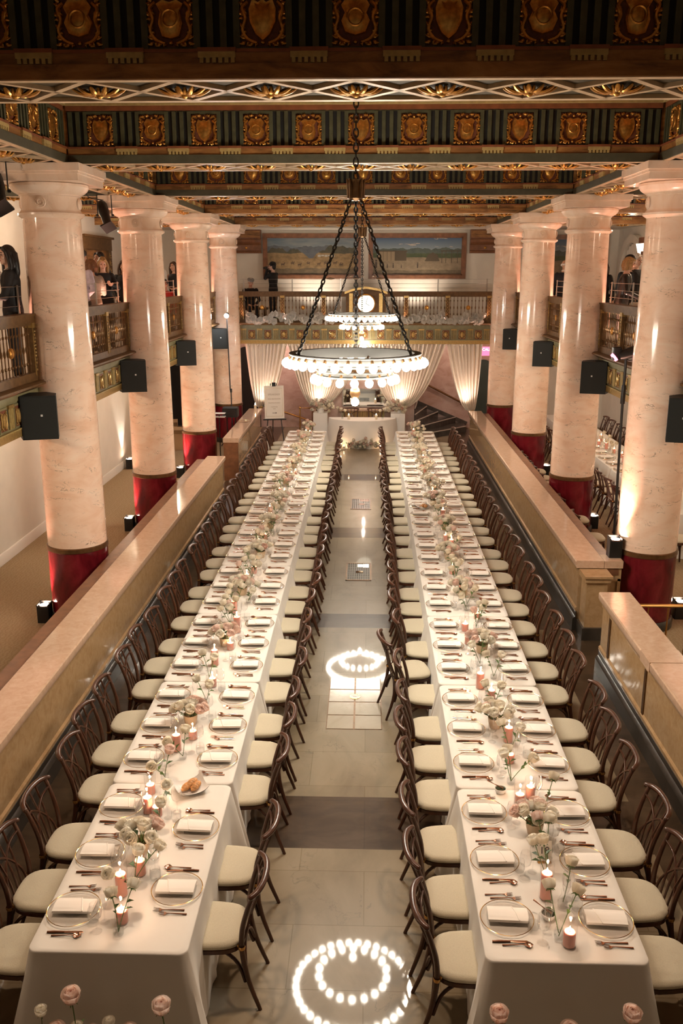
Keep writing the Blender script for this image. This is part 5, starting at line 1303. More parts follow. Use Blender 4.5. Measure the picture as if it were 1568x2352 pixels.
# ================================================================== CENTREPIECES
def rose_spray(row, nth, vx, vy, z, heads, tint=None):
    inst(bv, f'small glass bud vase, {nth} from near end of {row}', 'vase', (vx, vy, z), 0, 'bud vases on the tables')
    for i, (hx, hy, hz, kd) in enumerate(heads):
        col = {'white': 'white', 'blush': 'blush pink', 'pink': 'deep pink'}[kd]
        rose(kd, (vx, vy, z+.03), (hx, hy, z+hz), f'{col} rose, stem {ordn(i+1)} in the {nth} bud vase of {row}', 'roses on the tables', 1.15)
def bowl_arr(row, nth, x, y, z, r, n=11):
    inst(bw, f'low bowl with greenery under roses, {nth} from near end of {row}', 'bowl', (x, y, z), r.uniform(0, 6), 'low rose bowls on the tables')
    for i in range(n):
        a = 2*pi*i/n*1.62+r.uniform(-.3, .3); q = .10*sqrt((i+.4)/n); zz = .175-.35*q+r.uniform(-.01, .03); kd = 'white' if r.random() < .74 else ('blush' if r.random() < .8 else 'pink')
        col = {'white': 'white', 'blush': 'blush pink', 'pink': 'deep pink'}[kd]
        rose(kd, (x+q*.3*cos(a), y+q*.3*sin(a), z+.08), (x+q*cos(a)*1.25, y+q*sin(a)*1.25, z+zz), f'{col} rose, bloom {ordn(i+1)} in the {nth} low bowl of {row}', 'roses on the tables', 1.25)
ZT = .7565
NEAR = {   # near tables, set out as they stand; (x, y, height)
 'left': dict(c=[(-1.51, 4.67, .09), (-1.58, 4.92, .16), (-1.51, 5.13, .11), (-1.63, 5.84, .13), (-1.55, 5.80, .08), (-1.67, 6.09, .08), (-1.60, 6.74, .15), (-1.50, 6.94, .08), (-1.50, 7.96, .09), (-1.56, 8.45, .17), (-1.46, 8.85, .08)],
   v=[(-1.50, 4.55, [(-1.56, 4.66, .19, 'white'), (-1.45, 4.72, .21, 'white')]), (-1.52, 5.02, [(-1.62, 4.86, .20, 'white'), (-1.49, 5.03, .23, 'white'), (-1.38, 5.10, .22, 'white')]), (-1.50, 5.63, [(-1.47, 5.60, .22, 'white')]),
      (-1.55, 5.98, [(-1.49, 5.86, .21, 'white')]), (-1.60, 6.28, [(-1.64, 6.10, .22, 'white'), (-1.55, 6.26, .26, 'blush')]), (-1.52, 6.6, [(-1.60, 6.50, .2, 'white'), (-1.50, 6.64, .23, 'white')]), (-1.50, 7.6, [(-1.58, 7.62, .22, 'white'), (-1.46, 7.55, .2, 'white')]), (-1.56, 8.1, [(-1.50, 8.05, .25, 'white'), (-1.63, 8.2, .22, 'white')])],
   b=[(-1.56, 5.36), (-1.57, 7.2), (-1.53, 8.95)]),
 'right': dict(c=[(1.24, 4.55, .10), (1.18, 4.97, .19), (1.18, 6.01, .10), (1.28, 6.12, .10), (1.24, 6.97, .14), (1.20, 6.63, .08), (1.20, 7.78, .09), (1.12, 8.0, .16), (1.12, 9.07, .09)],
   v=[(1.19, 4.60, [(1.16, 4.78, .22, 'white'), (1.32, 4.76, .20, 'white')]), (1.27, 4.88, [(1.33, 4.98, .24, 'white')]), (1.22, 5.12, [(1.19, 5.18, .26, 'white'), (1.14, 5.2, .24, 'white')]), (1.26, 5.32, [(1.28, 5.45, .24, 'white'), (1.22, 5.5, .22, 'blush')]), (1.33, 5.85, [(1.43, 6.05, .20, 'white')]),
      (1.16, 6.3, [(1.10, 6.3, .25, 'white'), (1.30, 6.26, .24, 'white'), (1.15, 6.45, .2, 'white')]), (1.22, 6.75, [(1.28, 6.72, .25, 'white'), (1.16, 6.85, .22, 'white')]), (1.20, 7.55, [(1.24, 7.5, .25, 'white'), (1.12, 7.6, .22, 'white')]), (1.28, 8.2, [(1.34, 8.2, .24, 'white'), (1.22, 8.3, .2, 'white')]), (1.18, 8.5, [(1.1, 8.5, .22, 'white'), (1.22, 8.6, .26, 'white')])],
   b=[(1.23, 5.66), (1.16, 7.22), (1.24, 8.85)])}
for nm, xc in ROWS.items():
    r = random.Random(50+len(nm)); C = list(NEAR[nm]['c']); Vv = list(NEAR[nm]['v']); B = list(NEAR[nm]['b'])
    y = 9.3
    while y < 22.5:
        C.append((xc+r.uniform(-.10, .10), y+r.uniform(0, .15), r.choice((.08, .09, .13, .17, .19))))
        C.append((xc+r.uniform(-.10, .10), y+.55+r.uniform(-.1, .1), r.choice((.08, .09, .1, .15))))
        for q in (.22, .38, .75, .95):
            vx, vy = xc+r.uniform(-.10, .10), y+q+r.uniform(-.05, .05); H = []
            for i in range(r.choice((2, 2, 3))): H.append((vx+r.uniform(-.11, .11), vy+r.uniform(-.10, .10), r.uniform(.17, .28), 'white' if r.random() < .85 else 'blush'))
            Vv.append((vx, vy, H))
        B.append((xc+r.uniform(-.05, .05), y+1.25)); y += 1.52
    C.sort(key=lambda q: q[1]); Vv.sort(key=lambda q: q[1]); B.sort(key=lambda q: q[1]); row = f'the {nm} table row'
    for i, (x, y, h) in enumerate(C): candle(x, y, ZT, h, f'lit pink pillar candle, {ordn(i+1)} from near end of {row}', f'clear cylinder glass around the {ordn(i+1)} candle of {row}', 'candles on the tables')
    for i, (x, y, H) in enumerate(Vv): rose_spray(row, ordn(i+1), x, y, ZT, H)
    for i, (x, y) in enumerate(B): bowl_arr(row, ordn(i+1), x, y, ZT, r)
# bread basket, sauce bowls, table number
def bread(label, x, y):
    t = thing('bread_plate', label, 'plate', (x, y, ZT), .5)
    b = MB(); b.grid(lambda u, v: ((u-.5)*.24, (v-.5)*.22, .006+.055*((2*u-1)**4*.6+(2*v-1)**4*.5)+.02*((2*u-1)**2*(2*v-1)**2)), 14, 14); b.grid(lambda u, v: ((u-.5)*.235, (.5-v)*.215, .001+.05*((2*u-1)**4*.6+(2*v-1)**4*.5)+.02*((2*u-1)**2*(2*v-1)**2)), 14, 14); b.build('plate', M['white'], t, 60)
    rb = random.Random(int(x*100))
    for i, (dx, dy, a) in enumerate(((-.03, 0, 1.1), (.035, .01, 1.3), (.0, .03, 1.2))):
        b = MB()
        for q in range(7):
            u = (q-3)/3; b.ball((u*.055, 0, .005*(1-u*u)), .034*sqrt(max(.15, 1-u*u*.75)), 10, 6, (.75, 1, .75))
        o = b.build('bread_roll', M['bread'], None, 70, (x+dx, y+dy, ZT+.035+.012*(i == 2)), a); tag(o, f'crusty bread roll, {ORD[i+1]} on {"the near" if x < 0 else "the far"} bread plate', 'bread')
bread('white square bread plate at the inner side of the left row', -1.36, 6.14)
bread('white square bread plate farther off on the right row', .98, 14.9)
sb = thing('sauce_bowl', '', 'bowl')
MB().lathe([(.0001, 0), (.03, 0), (.042, .02), (.046, .042), (.043, .042), (.038, .02), (.0001, .012)], 20).build('bowl', M['white'], sb)
MB().disc(.041, .034, 20).build('sauce', M['herb'], sb)
MB().tube([(.02, 0, .037), (-.05, .02, .065), (-.10, .035, .085)], [.008, .003, .006], 6).build('spoon', M['rosegold'], sb)
inst(sb, 'small bowl of dark green sauce with spoon, second table of the right row', 'bowl', (1.06, 6.18, ZT), 0)
inst(sb, 'small bowl of dark green sauce with spoon, near end of the right row', 'bowl', (1.16, 4.78, ZT), -.3)
t = thing('table_number', 'cream table number card reading eighteen among the roses', 'card', (1.24, 5.33, ZT))
m = Mx.Rotation(rad(-12), 4, 'X')
b = MB(); b.box(-.05, .05, -.002, .002, .0, .155); b.xf(m); b.build('card', M['card'], t)
text('number', '18', .07, M['ink'], t, m @ V((0, -.0035, .085)), (pi/2-rad(12), 0, 0))
b = MB(); b.box(-.045, .045, -.012, .014, 0, .012); b.build('stand', M['brass'], t)
# a bottle-green leaf spray and a few fallen things are left as they were; roses standing before the near table ends
def floor_rose(row, i, x, z, kd, n, lean=0.):
    col = {'white': 'cream', 'pink': 'pink with a dark heart'}[kd]
    rose(kd, (x+lean, 4.18, 0.0), (x, 4.14, z), f'tall {col} rose before the {row} row, {n} from left', 'tall roses before the table ends', 1.42 if kd == 'pink' else .95)
for i, (x, z, kd) in enumerate(((-1.85, .56, 'white'), (-1.77, .41, 'pink'), (-1.665, .66, 'pink'), (-1.65, .45, 'white'), (-1.57, .39, 'pink'), (-1.46, .49, 'white'), (-1.35, .41, 'pink'), (-1.15, .60, 'pink'))):
    floor_rose('left', i, x, z, kd, ORD[i+1], .01*(i % 3-1))
for i, (x, z, kd) in enumerate(((.77, .60, 'pink'), (1.17, .50, 'pink'), (1.51, .62, 'pink'))): floor_rose('right', i, x, z, kd, ORD[i+1], .02*(1-i))

# ================================================================== RIGHT AISLE TABLE
XA = 5.55
for k in range(6):
    o = place('banquet_tablecloth', CT[(k == 0, k == 5)], None, (XA, 14.6+TL*(k+.5), 0)); tag(o, f'white cloth over the right aisle table, {ordn(k+1)} section from near', 'tablecloth', 'white cloths over the aisle table')
ra = random.Random(8); ci = 0; vi = 0
for i in range(16):
    y = 15.0+i*.62
    n = ordn(i+1)
    inst(ch, f'dark bentwood chair, {n} from near, column side of the right aisle table', 'chair', (XA-TW/2-.16, y, 0), -pi/2+ra.uniform(-.1, .1), 'chairs at the right aisle table')
    if i > 5: inst(ch, f'dark bentwood chair, {ordn(i-5)} from near, wall side of the right aisle table', 'chair', (XA+TW/2+.2, y, 0), pi/2+ra.uniform(-.1, .1), 'chairs at the right aisle table')
    if 2 <= i <= 14: setting(XA-TW/2, y, 1, 'place from near, column side of right aisle table', ordn(i-1), grp=False)
for i in range(14):
    y = 16.4+i*.5; ci += 1
    candle(XA+ra.uniform(-.1, .1), y, ZT, ra.choice((.08, .1, .15)), f'lit pink pillar candle, {ordn(ci)} from near on the right aisle table', f'clear cylinder glass around candle {ordn(ci)} of the right aisle table', None)
    vi += 1; vx = XA+ra.uniform(-.12, .12); vy = y+.25
    inst(bv, f'small glass bud vase, {ordn(vi)} from near on the right aisle table', 'vase', (vx, vy, ZT))
    for j in range(2): rose('white', (vx, vy, ZT+.03), (vx+ra.uniform(-.1, .1), vy+ra.uniform(-.1, .1), ZT+ra.uniform(.18, .27)), f'white rose, {"taller" if j else "shorter"} stem in vase {ordn(vi)} of the right aisle table', None, 1.15)
for i, (x, y) in enumerate(((3.71, 14.2), (3.71, 15.3), (3.71, 17.3), (3.71, 18.0), (3.71, 18.6), (3.71, 19.25))):
    inst(ch, f'bentwood chair backed against the right parapet, {ordn(i+1)} from near, only its cushion showing', 'chair', (x, y, 0), -pi/2, 'chairs behind the right parapet')
inst(ch, 'bentwood chair at the right edge of view, nearer one beside the first right column', 'chair', (5.10, 14.15, 0), -pi/2+.2)

for x, nm in ((-.48, 'left'), (.22, 'right')): inst(ch, f'dark bentwood chair behind the sweetheart table, {nm} of the pair', 'chair', (x, 25.48, 0), pi)
flush_roses()
# ================================================================== PEOPLE ON THE BALCONIES
def remeshed(b, name, mat, parent, vox, sm=4):
    """fuse the overlapping volumes into one continuous surface"""
    me = b.mesh(name+'_raw', mat, 0); o = bpy.data.objects.new(name+'_raw', me); LINK(o)
    m = o.modifiers.new('r', 'REMESH'); m.mode = 'VOXEL'; m.voxel_size = vox; m.use_smooth_shade = True
    s = o.modifiers.new('s', 'SMOOTH'); s.factor = .5; s.iterations = sm
    dg = bpy.context.evaluated_depsgraph_get(); dg.update()
    r = bpy.data.meshes.new_from_object(o.evaluated_get(dg)); r.name = name
    bpy.data.objects.remove(o); bpy.data.meshes.remove(me)
    r.materials.clear(); r.materials.append(mat); r.polygons.foreach_set('use_smooth', [True]*len(r.polygons))
    return place(name, r, parent)
def limb(b, pts, rs, n=12):
    b.tube(pts, rs, n)
    for p, r in zip(pts, rs): b.ball(p, r*.99, 10, 7)
def ell(cx, cy, z, a, d, n=20): return [(cx+a*cos(2*pi*i/n), cy+d*sin(2*pi*i/n), z) for i in range(n)]
def hand(b, wrist, elbow, side, curl=.6, pn=None):
    """palm, four unequal bent fingers, thumb from the side of the palm"""
    w = V(wrist); d = (w-V(elbow)).normalized(); pn = V(pn or (-side, 0, 0)); pn = (pn-d*pn.dot(d)).normalized(); sd = d.cross(pn)*side
    b.tube([w-d*.02, w+d*.02, w+d*.06, w+d*.09], [.024, .030, .038, .034], 10, flat=1.0)
    o = len(b.v)
    for i, (q, l) in enumerate(((.028, .072), (.010, .080), (-.009, .076), (-.027, .060))):
        p = w+d*.085+sd*q; pts = [p-d*.02, p+d*l*.35+pn*l*.12*curl, p+d*l*.62+pn*l*.5*curl, p+d*l*(1-.45*curl)+pn*l*.95*curl]
        b.tube(pts, [.0105, .0098, .0092, .0078], 8); b.ball(pts[-1], .0078, 6, 5)
    p = w+d*.03+sd*.030; b.tube([p, p+sd*.026+d*.022+pn*.012, p+sd*.032+d*.052+pn*.028], [.0125, .0115, .009], 8); b.ball(p+sd*.032+d*.052+pn*.028, .009, 6, 5)
def figure(label, loc, face, h=1.72, skin='skin', hair='hair_brown', style='short', top='cl_black', bottom='cl_trouser', dress=False, arms=None, turn=0, nod=0, hat=None, hatcol='cl_black', female=False, beard=None, puff=False, lean=0, sit=0, tie=False, glasses=False, collar=None):
    """local +y is forward; arms = ((elbow, wrist, palm normal) left, right) in metres for a 1.75 m figure"""
    t = thing('person', label, 'person', loc, face); k = h/1.75; t.scale = (k, k, k)
    sw = .165 if female else .19; hw = .155 if female else .15
    A = arms or (((-.225, -.03, 1.12), (-.235, .07, .90), None), ((.225, -.03, 1.12), (.235, .07, .90), None))
    ly = lambda p: (p[0], p[1]+lean*(p[2]-.95), p[2])
    hd = Mx.Translation(ly((0, .015, 1.62))) @ Mx.Rotation(turn, 4, 'Z') @ Mx.Rotation(-nod, 4, 'X')
    b = MB()
    tor = [ly_ring for ly_ring in ([ly(p) for p in ell(0, 0, z, a, d)] for z, a, d in ((.86, hw*.9, .105), (.95, hw, .115), (1.08, hw*.82, .10), (1.2, sw*.86, .105), (1.32, sw*.92, .112), (1.40, sw*.85, .09), (1.455, sw*.42, .06)))]
    loft(b, tor)
    legs = []
    for s in (-1, 1):
        if sit: L_ = [(s*.09, 0, .90), (s*.12, .38, .88), (s*.12, .40, .46)]
        else: L_ = [(s*.085, 0, .90), (s*.095, .015, .50), (s*.10, -.01, .09)]
        legs.append(L_); limb(b, L_, [.085, .056, .038]); an = V(L_[2])
        limb(b, [an+V((0, -.03, -.04)), an+V((0, .06, -.045)), an+V((s*.015, .15, -.055))], [.036, .038, .028], 10)
    for s, (e, w, pn) in zip((-1, 1), A):
        sh_ = ly((s*sw*.93, -.01, 1.395)); limb(b, [sh_, ly(e), ly(w)], [.050, .038, .026]); hand(b, ly(w), ly(e), s, .7, pn)
    b.tube([ly((0, -.01, 1.40)), ly((0, .0, 1.50)), ly((0, .012, 1.57))], [.062, .052, .052], 12)
    o = len(b.v)
    b.ball((0, -.005, .025), .1, 16, 12, (.78, .96, 1.0)); b.ball((0, .025, -.045), .07, 14, 10, (.82, .92, 1.0)); b.ball((0, .065, -.085), .03, 10, 8, (1.1, .8, .8))
    b.tube([(0, .088, .025), (0, .104, -.01), (0, .112, -.024)], [.009, .012, .014], 8); b.ball((0, .106, -.026), .0145, 8, 6)
    for s in (-1, 1): b.ball((s*.078, .0, -.005), .028, 8, 6, (.35, .7, 1.1)); b.ball((s*.045, .07, -.022), .025, 8, 6)
    b.ball((0, .083, -.062), .022, 8, 6, (1.2, .6, .6)); b.ball((0, .078, .04), .03, 10, 6, (1.7, .5, .4))
    b.xf(hd, o); remeshed(b, 'body', M[skin], t, .0085, 3)
    b = MB()
    for s in (-1, 1): b.ball((s*.032, .088, .012), .010, 8, 6, (1.3, .6, .7))
    b.xf(hd).build('eyes', M['eyes'], t)
    b = MB()
    for s in (-1, 1): b.tube([(s*.015, .096, .034), (s*.034, .094, .040), (s*.052, .080, .034)], .004, 5)
    b.xf(hd).build('eyebrows', M[hair if hair not in ('hair_white', 'hair_blond') else 'hair_grey'], t)
    b = MB(); b.tube([(-.024, .091, -.062), (0, .101, -.060), (.024, .091, -.062)], [.003, .007, .003], 6); b.xf(hd).build('lips', M['lips'], t)
    # hair
    b = MB()
    if style == 'bald':
        for s in (-1, 1): b.tube([(s*.072, .01, -.01), (s*.074, -.045, .0), (s*.045, -.088, .01), (0, -.102, .01)], [.018, .026, .028, .03], 8)
    else:
        b.ball((0, -.016, .036), .104, 16, 12, (.82, .97, 1.0)); b.ball((0, -.05, -.01), .075, 12, 9, (1, .8, 1.2))
        for s in (-1, 1): b.tube([(s*.03, .06, .105), (s*.062, .05, .07), (s*.080, .02, .02)], [.022, .024, .018], 8)
        if style == 'bob':
            for s in (-1, 1): b.tube([(s*.068, .03, .06), (s*.095, .02, -.02), (s*.085, .015, -.10)], [.03, .036, .028], 10); b.tube([(s*.06, -.05, .05), (s*.085, -.05, -.03), (s*.07, -.05, -.11)], [.04, .045, .03], 10)
            b.tube([(0, -.08, .06), (0, -.095, -.03), (0, -.085, -.11)], [.05, .055, .035], 10); b.tube([(-.05, .085, .075), (0, .095, .07), (.05, .085, .075)], [.014, .02, .014], 8)
        if style in ('long', 'wavy'):
            for s in (-1, 1):
                b.tube([(s*.066, .03, .06), (s*.094, .015, -.03), (s*.095, .0, -.13), (s*.085, .03, -.26)], [.028, .034, .036, .018], 10)
                b.tube([(s*.05, -.06, .04), (s*.08, -.07, -.08), (s*.075, -.08, -.2), (s*.06, -.08, -.30)], [.045, .045, .045, .02], 10)
            b.tube([(0, -.085, .04), (0, -.10, -.1), (0, -.105, -.22), (0, -.1, -.31)], [.055, .055, .05, .025], 10)
            if style == 'wavy':
                for i in range(9): a = i*.8; b.ball((.085*cos(a), -.075-.03*sin(a), -.06-.03*i), .032, 8, 6)
    b.xf(hd); remeshed(b, 'hair', M[hair], t, .010, 3)
    if beard:
        b = MB(); b.ball((0, .06, -.095), .05, 10, 8, (1.1, .75, .9))
        for s in (-1, 1): b.tube([(s*.072, .02, -.01), (s*.066, .045, -.06), (s*.03, .078, -.09)], [.012, .02, .024], 8)
        b.tube([(-.03, .094, -.046), (0, .104, -.042), (.03, .094, -.046)], .008, 6); b.xf(hd); remeshed(b, 'beard', M[beard], t, .009, 2)
    if hat:
        b = MB()
        if hat == 'cap': b.ball((0, -.01, .062), .105, 16, 10, (.86, 1.0, .72)); b.tube([(-.06, .075, .06), (0, .10, .066), (.06, .075, .06)], .016, 8); b.tube([(-.045, .12, .055), (0, .155, .055), (.045, .12, .055)], .010, 8); b.ball((0, .11, .06), .05, 10, 6, (1.2, .9, .18))
        elif hat == 'flat': b.ball((0, .0, .082), .112, 16, 10, (.95, 1.12, .42)); b.ball((0, .10, .062), .05, 10, 6, (1.3, .8, .25))
        else:
            b.ball((0, -.01, .075), .105, 16, 10, (.9, 1.0, .75)); b.lathe([(.0001, .062), (.14, .062), (.145, .068), (.0001, .076)], 24)
        b.xf(hd); remeshed(b, 'hat', M[hatcol], t, .009, 2)
        if hat == 'cap': b = MB(); b.tube([(-.075, .07, .085), (-.04, .098, .09), (0, .106, .09), (.04, .098, .09), (.075, .07, .085)], .011, 6); b.xf(hd).build('sunglasses', M['black'], t)
    # clothes
    b = MB(); e_ = .014
    rows = [(.80 if not dress else .62, hw*1.06, .125), (.95, hw+.018, .132), (1.08, hw*.84+.018, .115), (1.2, sw*.88+.016, .12), (1.32, sw*.95+.014, .126), (1.40, sw*.88+.012, .102), (1.45, sw*.48+.012, .072)]
    if dress: rows = [(.45, hw*1.35, .17)]+rows
    loft(b, [[ly(p) for p in ell(0, 0, z, a, d)] for z, a, d in rows])
    for s, (e, w, pn) in zip((-1, 1), A):
        if dress and not puff: continue
        sh_ = ly((s*sw*.93, -.01, 1.392)); E_, W_ = V(ly(e)), V(ly(w))
        if puff: limb(b, [sh_, V(sh_).lerp(E_, .45), E_], [.07, .085, .05])
        else: limb(b, [sh_, E_, W_-(W_-E_).normalized()*.01], [.064, .054, .040])
    remeshed(b, 'dress' if dress else 'jacket', M[top], t, .013, 3)
    if not dress:
        b = MB(); loft(b, [ell(0, 0, .86, hw*1.0, .118), ell(0, 0, .97, hw*.98, .118)])
        for L_ in legs: limb(b, L_[:2]+[V(L_[2])+V((0, 0, .0))], [.098, .072, .058])
        remeshed(b, 'trousers', M[bottom], t, .016, 2)
    b = MB()
    for s, L_ in zip((-1, 1), legs):
        an = V(L_[2]); limb(b, [an+V((0, -.035, -.045)), an+V((0, .06, -.048)), an+V((s*.015, .165, -.06))], [.042, .045, .032], 10)
    remeshed(b, 'shoes', M['cl_black'], t, .014, 1)
    if collar:
        b = MB(); b.tube([ly((-.05, .055, 1.44)), ly((-.055, -.02, 1.49)), ly((0, -.055, 1.495)), ly((.055, -.02, 1.49)), ly((.05, .055, 1.44))], .014, 6); b.build('collar', M[collar], t)
        b = MB(); b.add([ly((-.035, .107, 1.43)), ly((.035, .107, 1.43)), ly((0.0, .135, 1.22)), ], [(0, 2, 1)]); b.build('shirt_front', M[collar], t)
    return t
up1 = ((-.26, .10, 1.16), (-.13, .30, 1.22), (0, 0, 1))
dn1 = ((-.235, -.04, 1.12), (-.20, .12, .95), None)
dn2 = ((.235, -.04, 1.12), (.20, .12, .95), None)
fw2 = ((.25, .06, 1.12), (.13, .27, 1.08), (0, 0, 1))
fw1 = ((-.25, .06, 1.12), (-.13, .27, 1.08), (0, 0, 1))
z = ZM
# left balcony, nearest bay
figure('laughing woman with long dark hair, dark jacket, at the left edge of the upper balcony', (-4.50, 11.42, z), rad(105), 1.72, 'skin_pale', 'hair_black', 'wavy', 'cl_black', 'cl_black', arms=(fw1, fw2), female=True, collar='cl_white', turn=rad(30))
# left balcony, second bay
figure('man in a lavender shirt seen from behind beside the nearest left column', (-4.86, 15.3, z), rad(5), 1.74, 'skin', 'hair_grey', 'short', 'cl_lavender', 'cl_trouser', arms=(fw1, ((.24, -.06, 1.13), (.12, .2, 1.05), (0, 0, 1))))
figure('woman with a brown bob and grey puff-sleeved blouse on the left balcony', (-4.84, 15.95, z), rad(40), 1.62, 'skin', 'hair_bob', 'bob', 'cl_grey', 'cl_black', arms=(fw1, fw2), female=True, puff=True, turn=rad(25))
figure('tall person with short dark hair behind the lavender shirt', (-5.15, 16.4, z), rad(-10), 1.80, 'skin_tan', 'hair_black', 'short', 'cl_black', 'cl_black')
figure('blonde woman in a dark shawl looking down on the left balcony', (-5.0, 17.2, z), rad(200), 1.68, 'skin_pale', 'hair_blond', 'long', 'cl_suit', 'cl_black', arms=(up1, fw2), female=True, nod=rad(18))
figure('dark-haired man in a black jacket behind the blonde woman', (-5.25, 17.9, z), rad(150), 1.79, 'skin', 'hair_black', 'short', 'cl_suit', 'cl_black')
figure('smiling dark-haired woman farthest back beside the second left column', (-5.1, 19.0, z), rad(205), 1.64, 'skin', 'hair_brown', 'long', 'cl_black', 'cl_black', female=True, arms=(up1, dn2))
# left balcony, third bay
figure('bearded man in a white cap and white shirt on the left balcony', (-5.15, 22.3, z), rad(215), 1.78, 'skin', 'hair_brown', 'short', 'cl_white', 'cl_trouser', hat='cap', hatcol='cl_white', beard='hair_brown', turn=rad(-20))
figure('long-haired woman in a black dress beside the man in the white cap', (-4.78, 22.5, z), rad(165), 1.66, 'skin', 'hair_brown', 'long', 'cl_black', dress=True, female=True, arms=(fw1, fw2))
figure('person in a red shirt sitting low at the left balustrade', (-4.8, 21.5, z-.35), rad(190), 1.6, 'skin_tan', 'hair_black', 'short', 'cl_red', 'cl_black')
# far balcony
figure('man in black with a black cap raising a camera on the far balcony', (-2.80, 26.9, z), rad(65), 1.70, 'skin_pale', 'hair_black', 'short', 'cl_black', 'cl_black', hat='beret', hatcol='cl_black', arms=(((-.25, .12, 1.28), (-.06, .17, 1.55), (1, 0, 0)), ((.25, .14, 1.25), (.10, .20, 1.52), (-1, 0, 0))), turn=rad(10))
t = thing('camera', 'small black camera held up by the man in black', 'camera', (-2.98, 26.93, z+1.535), rad(65))
MB().rbox(-.07, .07, -.03, .03, -.045, .045, .01).build('camera_body', M['black'], t); b = MB(); b.lathe([(.03, 0), (.035, .08), (.0001, .07)], 12); b.xf(Mx.Translation((0, .03, 0)) @ Mx.Rotation(-pi/2, 4, 'X')); b.build('lens_barrel', M['black'], t)
figure('seated man in a grey flat cap at the left of the far balcony', (-3.45, 26.6, z-.44), rad(200), 1.70, 'skin', 'hair_grey', 'short', 'cl_black', 'cl_black', hat='flat', hatcol='cl_capgrey', sit=1, lean=.15, nod=rad(22), arms=(((-.25, .08, 1.1), (-.1, .3, .98), (0, 0, 1)), ((.25, .08, 1.1), (.12, .3, .98), (0, 0, 1))))
t = thing('bench', 'dark bench under the seated man on the far balcony', 'bench', (-3.45, 26.65, z)); MB().rbox(-.5, .5, -.22, .22, .36, .42, .02).build('seat', M['railwood'], t)
for x in (-.42, .42):
    for y in (-.17, .17): MB().box(x-.025, x+.025, y-.025, y+.025, 0, .36).build('leg', M['railwood'], t)
# right balcony
figure('balding white-haired man in a dark suit seen from behind on the right balcony', (4.85, 23.0, z), rad(-25), 1.70, 'skin', 'hair_white', 'bald', 'cl_suit', 'cl_suit', collar='cl_white', nod=rad(8))
figure('blonde woman in a black leather jacket leaning on the right balcony', (4.47, 16.3, z), rad(-104), 1.66, 'skin_pale', 'hair_blond', 'bob', 'cl_leather', 'cl_trouser', female=True, lean=.12, arms=(((-.25, .06, 1.12), (-.12, .30, 1.04), (0, 0, 1)), ((.25, .06, 1.12), (.12, .30, 1.02), (0, 0, 1))))
figure('person in a round black hat behind the blonde woman', (4.80, 17.15, z), rad(-60), 1.70, 'skin', 'hair_black', 'short', 'cl_black', 'cl_black', hat='round', hatcol='cl_black')
figure('white-haired man in black raising a hand on the right balcony', (5.24, 18.25, z), rad(-150), 1.76, 'skin_pale', 'hair_white', 'short', 'cl_black', 'cl_black', arms=(((-.26, .10, 1.16), (-.12, .28, 1.26), (0, 0, 1)), dn2), nod=rad(10))
figure('auburn-haired person with a raised arm beside the second right column', (4.50, 17.85, z), rad(-30), 1.64, 'skin', 'hair_brown', 'long', 'cl_black', 'cl_black', female=True, arms=(((-.24, .14, 1.32), (-.18, .12, 1.60), (1, 0, 0)), dn2))
figure('person with tied-back dark hair behind the white-haired man', (5.75, 19.0, z), rad(-140), 1.7, 'skin_tan', 'hair_brown', 'long', 'cl_black', 'cl_black', female=True)
# white-clothed high table and bag beside the blonde woman
t = thing('serving_table', 'small white-clothed table beside the blonde woman on the right balcony', 'table', (4.7, 14.6, z))
b = MB(); b.rbox(-.4, .4, -.6, .6, 0, .92, .03); b.build('tablecloth', M['cloth'], t)
t = thing('handbag', 'brown handbag on the white-clothed balcony table', 'bag', (4.62, 15.05, z+.92), .3)
b = MB(); b.rbox(-.13, .13, -.06, .06, 0, .17, .03); b.build('body', M['woodrail'], t); MB().tube(bez((-.09, 0, .16), (0, 0, .36), (.09, 0, .16)), .008, 6).build('handle', M['brass'], t)
# ================================================================== LIGHT
def spot(name, loc, target, power, col, size, blend=.5, radius=.05):
    l = bpy.data.lights.new(name, 'SPOT'); l.energy = power; l.color = col; l.spot_size = rad(size); l.spot_blend = blend; l.shadow_soft_size = radius
    o = bpy.data.objects.new(name, l); LINK(o); o.location = loc; o.rotation_euler = (V(target)-V(loc)).to_track_quat('-Z', 'Y').to_euler(); return o
def point(name, loc, power, col, radius=.02):
    l = bpy.data.lights.new(name, 'POINT'); l.energy = power; l.color = col; l.shadow_soft_size = radius
    o = bpy.data.objects.new(name, l); LINK(o); o.location = loc; return o
PINK = (1, .50, .36)
for i, (x, y, z, w) in enumerate(UPS):
    tx = COLX[0] if x < 0 else COLX[1]
    if i == 3: spot('wall_uplight', (x, y, z+.26), (x-.15, y, 3), 60, (1, .86, .72), 60, .6)
    else: spot('column_uplight', (x, y, z+.26), (x+(tx-x)*.55, y+.12, 5.8), 250, PINK, 62, .7)
for sx in (0, 1):                                        # unseen side of each column pair: uplights stand behind too
    for k, y in enumerate(YB[1:]):
        s = 1 if sx == 0 else -1
        spot('column_uplight', (COLX[sx]+s*.10, y+.62, .3), (COLX[sx]+s*.05, y+.42, 5.9), 210, PINK, 60, .7)
        spot('capital_uplight', (COLX[sx]-s*.62, y-.25, ZM+.15), (COLX[sx]-s*.2, y-.25, 6), 110, PINK, 100, .8)
for x in (-3.5, -2.35, -1.2, 1.0, 2.15, 3.3): spot('balcony_uplight', (x, YF-.17, 3.42), (x, YF+.02, 4.3), 5, PINK, 90, .8, .02)
for x in (-1.6, 1.4): spot('picture_light', (x, 27.5, ZM+.3), (x, 28.5, 5.1), 60, (1, .8, .62), 110, .8)
for x in (-1.42, .96, -3.0, 2.85): spot('drape_fill', (x, 25.45, .95), (x, 25.85, 2.6), 30, (1, .8, .66), 110, .9)  # added fill that brightens the drapes, no fixture stands here
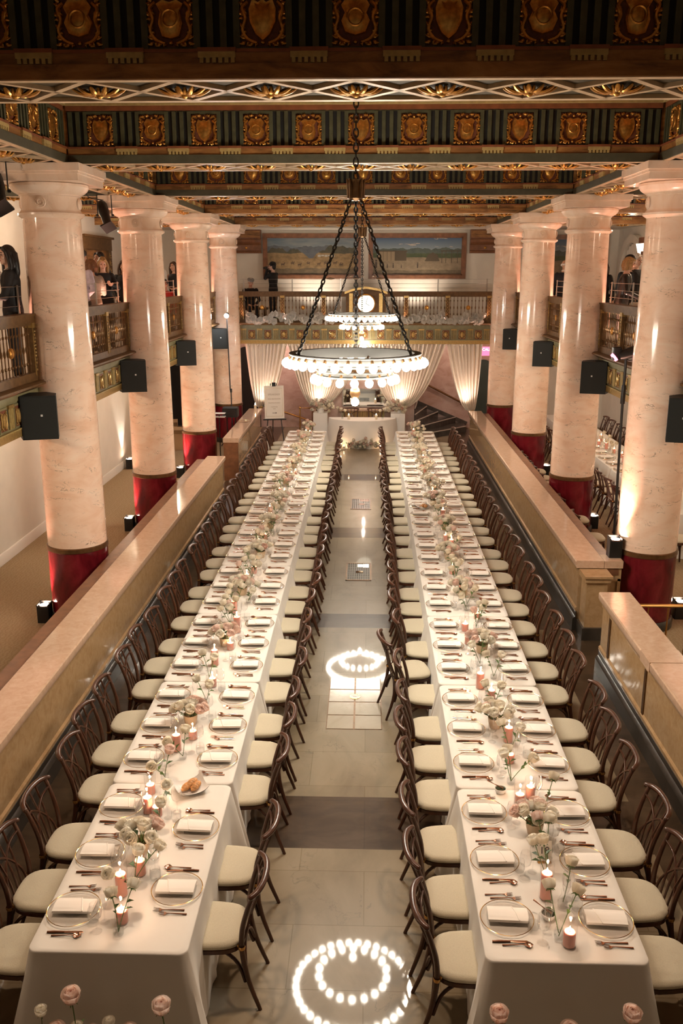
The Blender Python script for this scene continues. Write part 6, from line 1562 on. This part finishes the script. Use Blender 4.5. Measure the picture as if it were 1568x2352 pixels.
for p in CPOS: point('candle_glow', p, 1.0, (1, .62, .40), .008)
for x in (-1.5, 1.2): spot('near_table_fill', (x, 5.5, 6.6), (x, 5.3, .75), 270, (1, .74, .54), 75, 1., .12)  # added overhead fill for the near table tops, no fixture in the coffers
point('stand_lamp', (-3.77, 23.98, 3.58), 30, (.95, .96, 1), .06)
for y in (9.4, 14., 18.6, 23.): point('mezzanine_fill', (-6.2, y, 5.6), 26, (1, .72, .5), .03); point('mezzanine_fill', (6.4, y, 5.6), 26, (1, .72, .5), .03)  # unseen fill added along the upper galleries, without fixtures
for y in (4., 9.4, 14., 18.6, 22.5): point('aisle_fill', (-5.0, y, 3.12), 22, (1, .78, .55), .03); point('aisle_fill', (5.4, y, 3.12), 26, (1, .80, .58), .03)  # unseen fill added under the balconies, without fixtures
point('head_table_fill', (-.1, 25.2, 2.7), 26, (1, .82, .66), .03); point('niche_fill', (-.1, 25.95, 2.6), 30, (1, .78, .64), .03); point('stair_lamp', (2.3, 26.6, 2.6), 14, (1, .75, .6), .03); point('stair_lamp', (-2.4, 26.8, 2.6), 26, (1, .72, .62), .03)  # head table and niche points are fill added for brightness, no fixtures
w = bpy.data.worlds.new('world'); S.world = w; w.use_nodes = True
w.node_tree.nodes['Background'].inputs[0].default_value = (1, .80, .58, 1); w.node_tree.nodes['Background'].inputs[1].default_value = .07
# ------------------------------------------------------------------ view and sampling
S.view_settings.view_transform = 'Standard'; S.view_settings.look = 'None'; S.view_settings.exposure = .9; S.view_settings.gamma = 1.0; S.view_settings.use_curve_mapping = False
c = S.cycles
c.max_bounces = 6; c.diffuse_bounces = 3; c.glossy_bounces = 3; c.transmission_bounces = 3; c.transparent_max_bounces = 48
c.sample_clamp_indirect = 4.0; c.sample_clamp_direct = 0.0; c.caustics_reflective = False; c.caustics_refractive = False
c.use_denoising = True; c.use_adaptive_sampling = True; c.adaptive_threshold = .03; c.use_light_tree = True
for o in list(bpy.data.objects):
    if o.users_collection == () and o.users == 0: bpy.data.objects.remove(o)
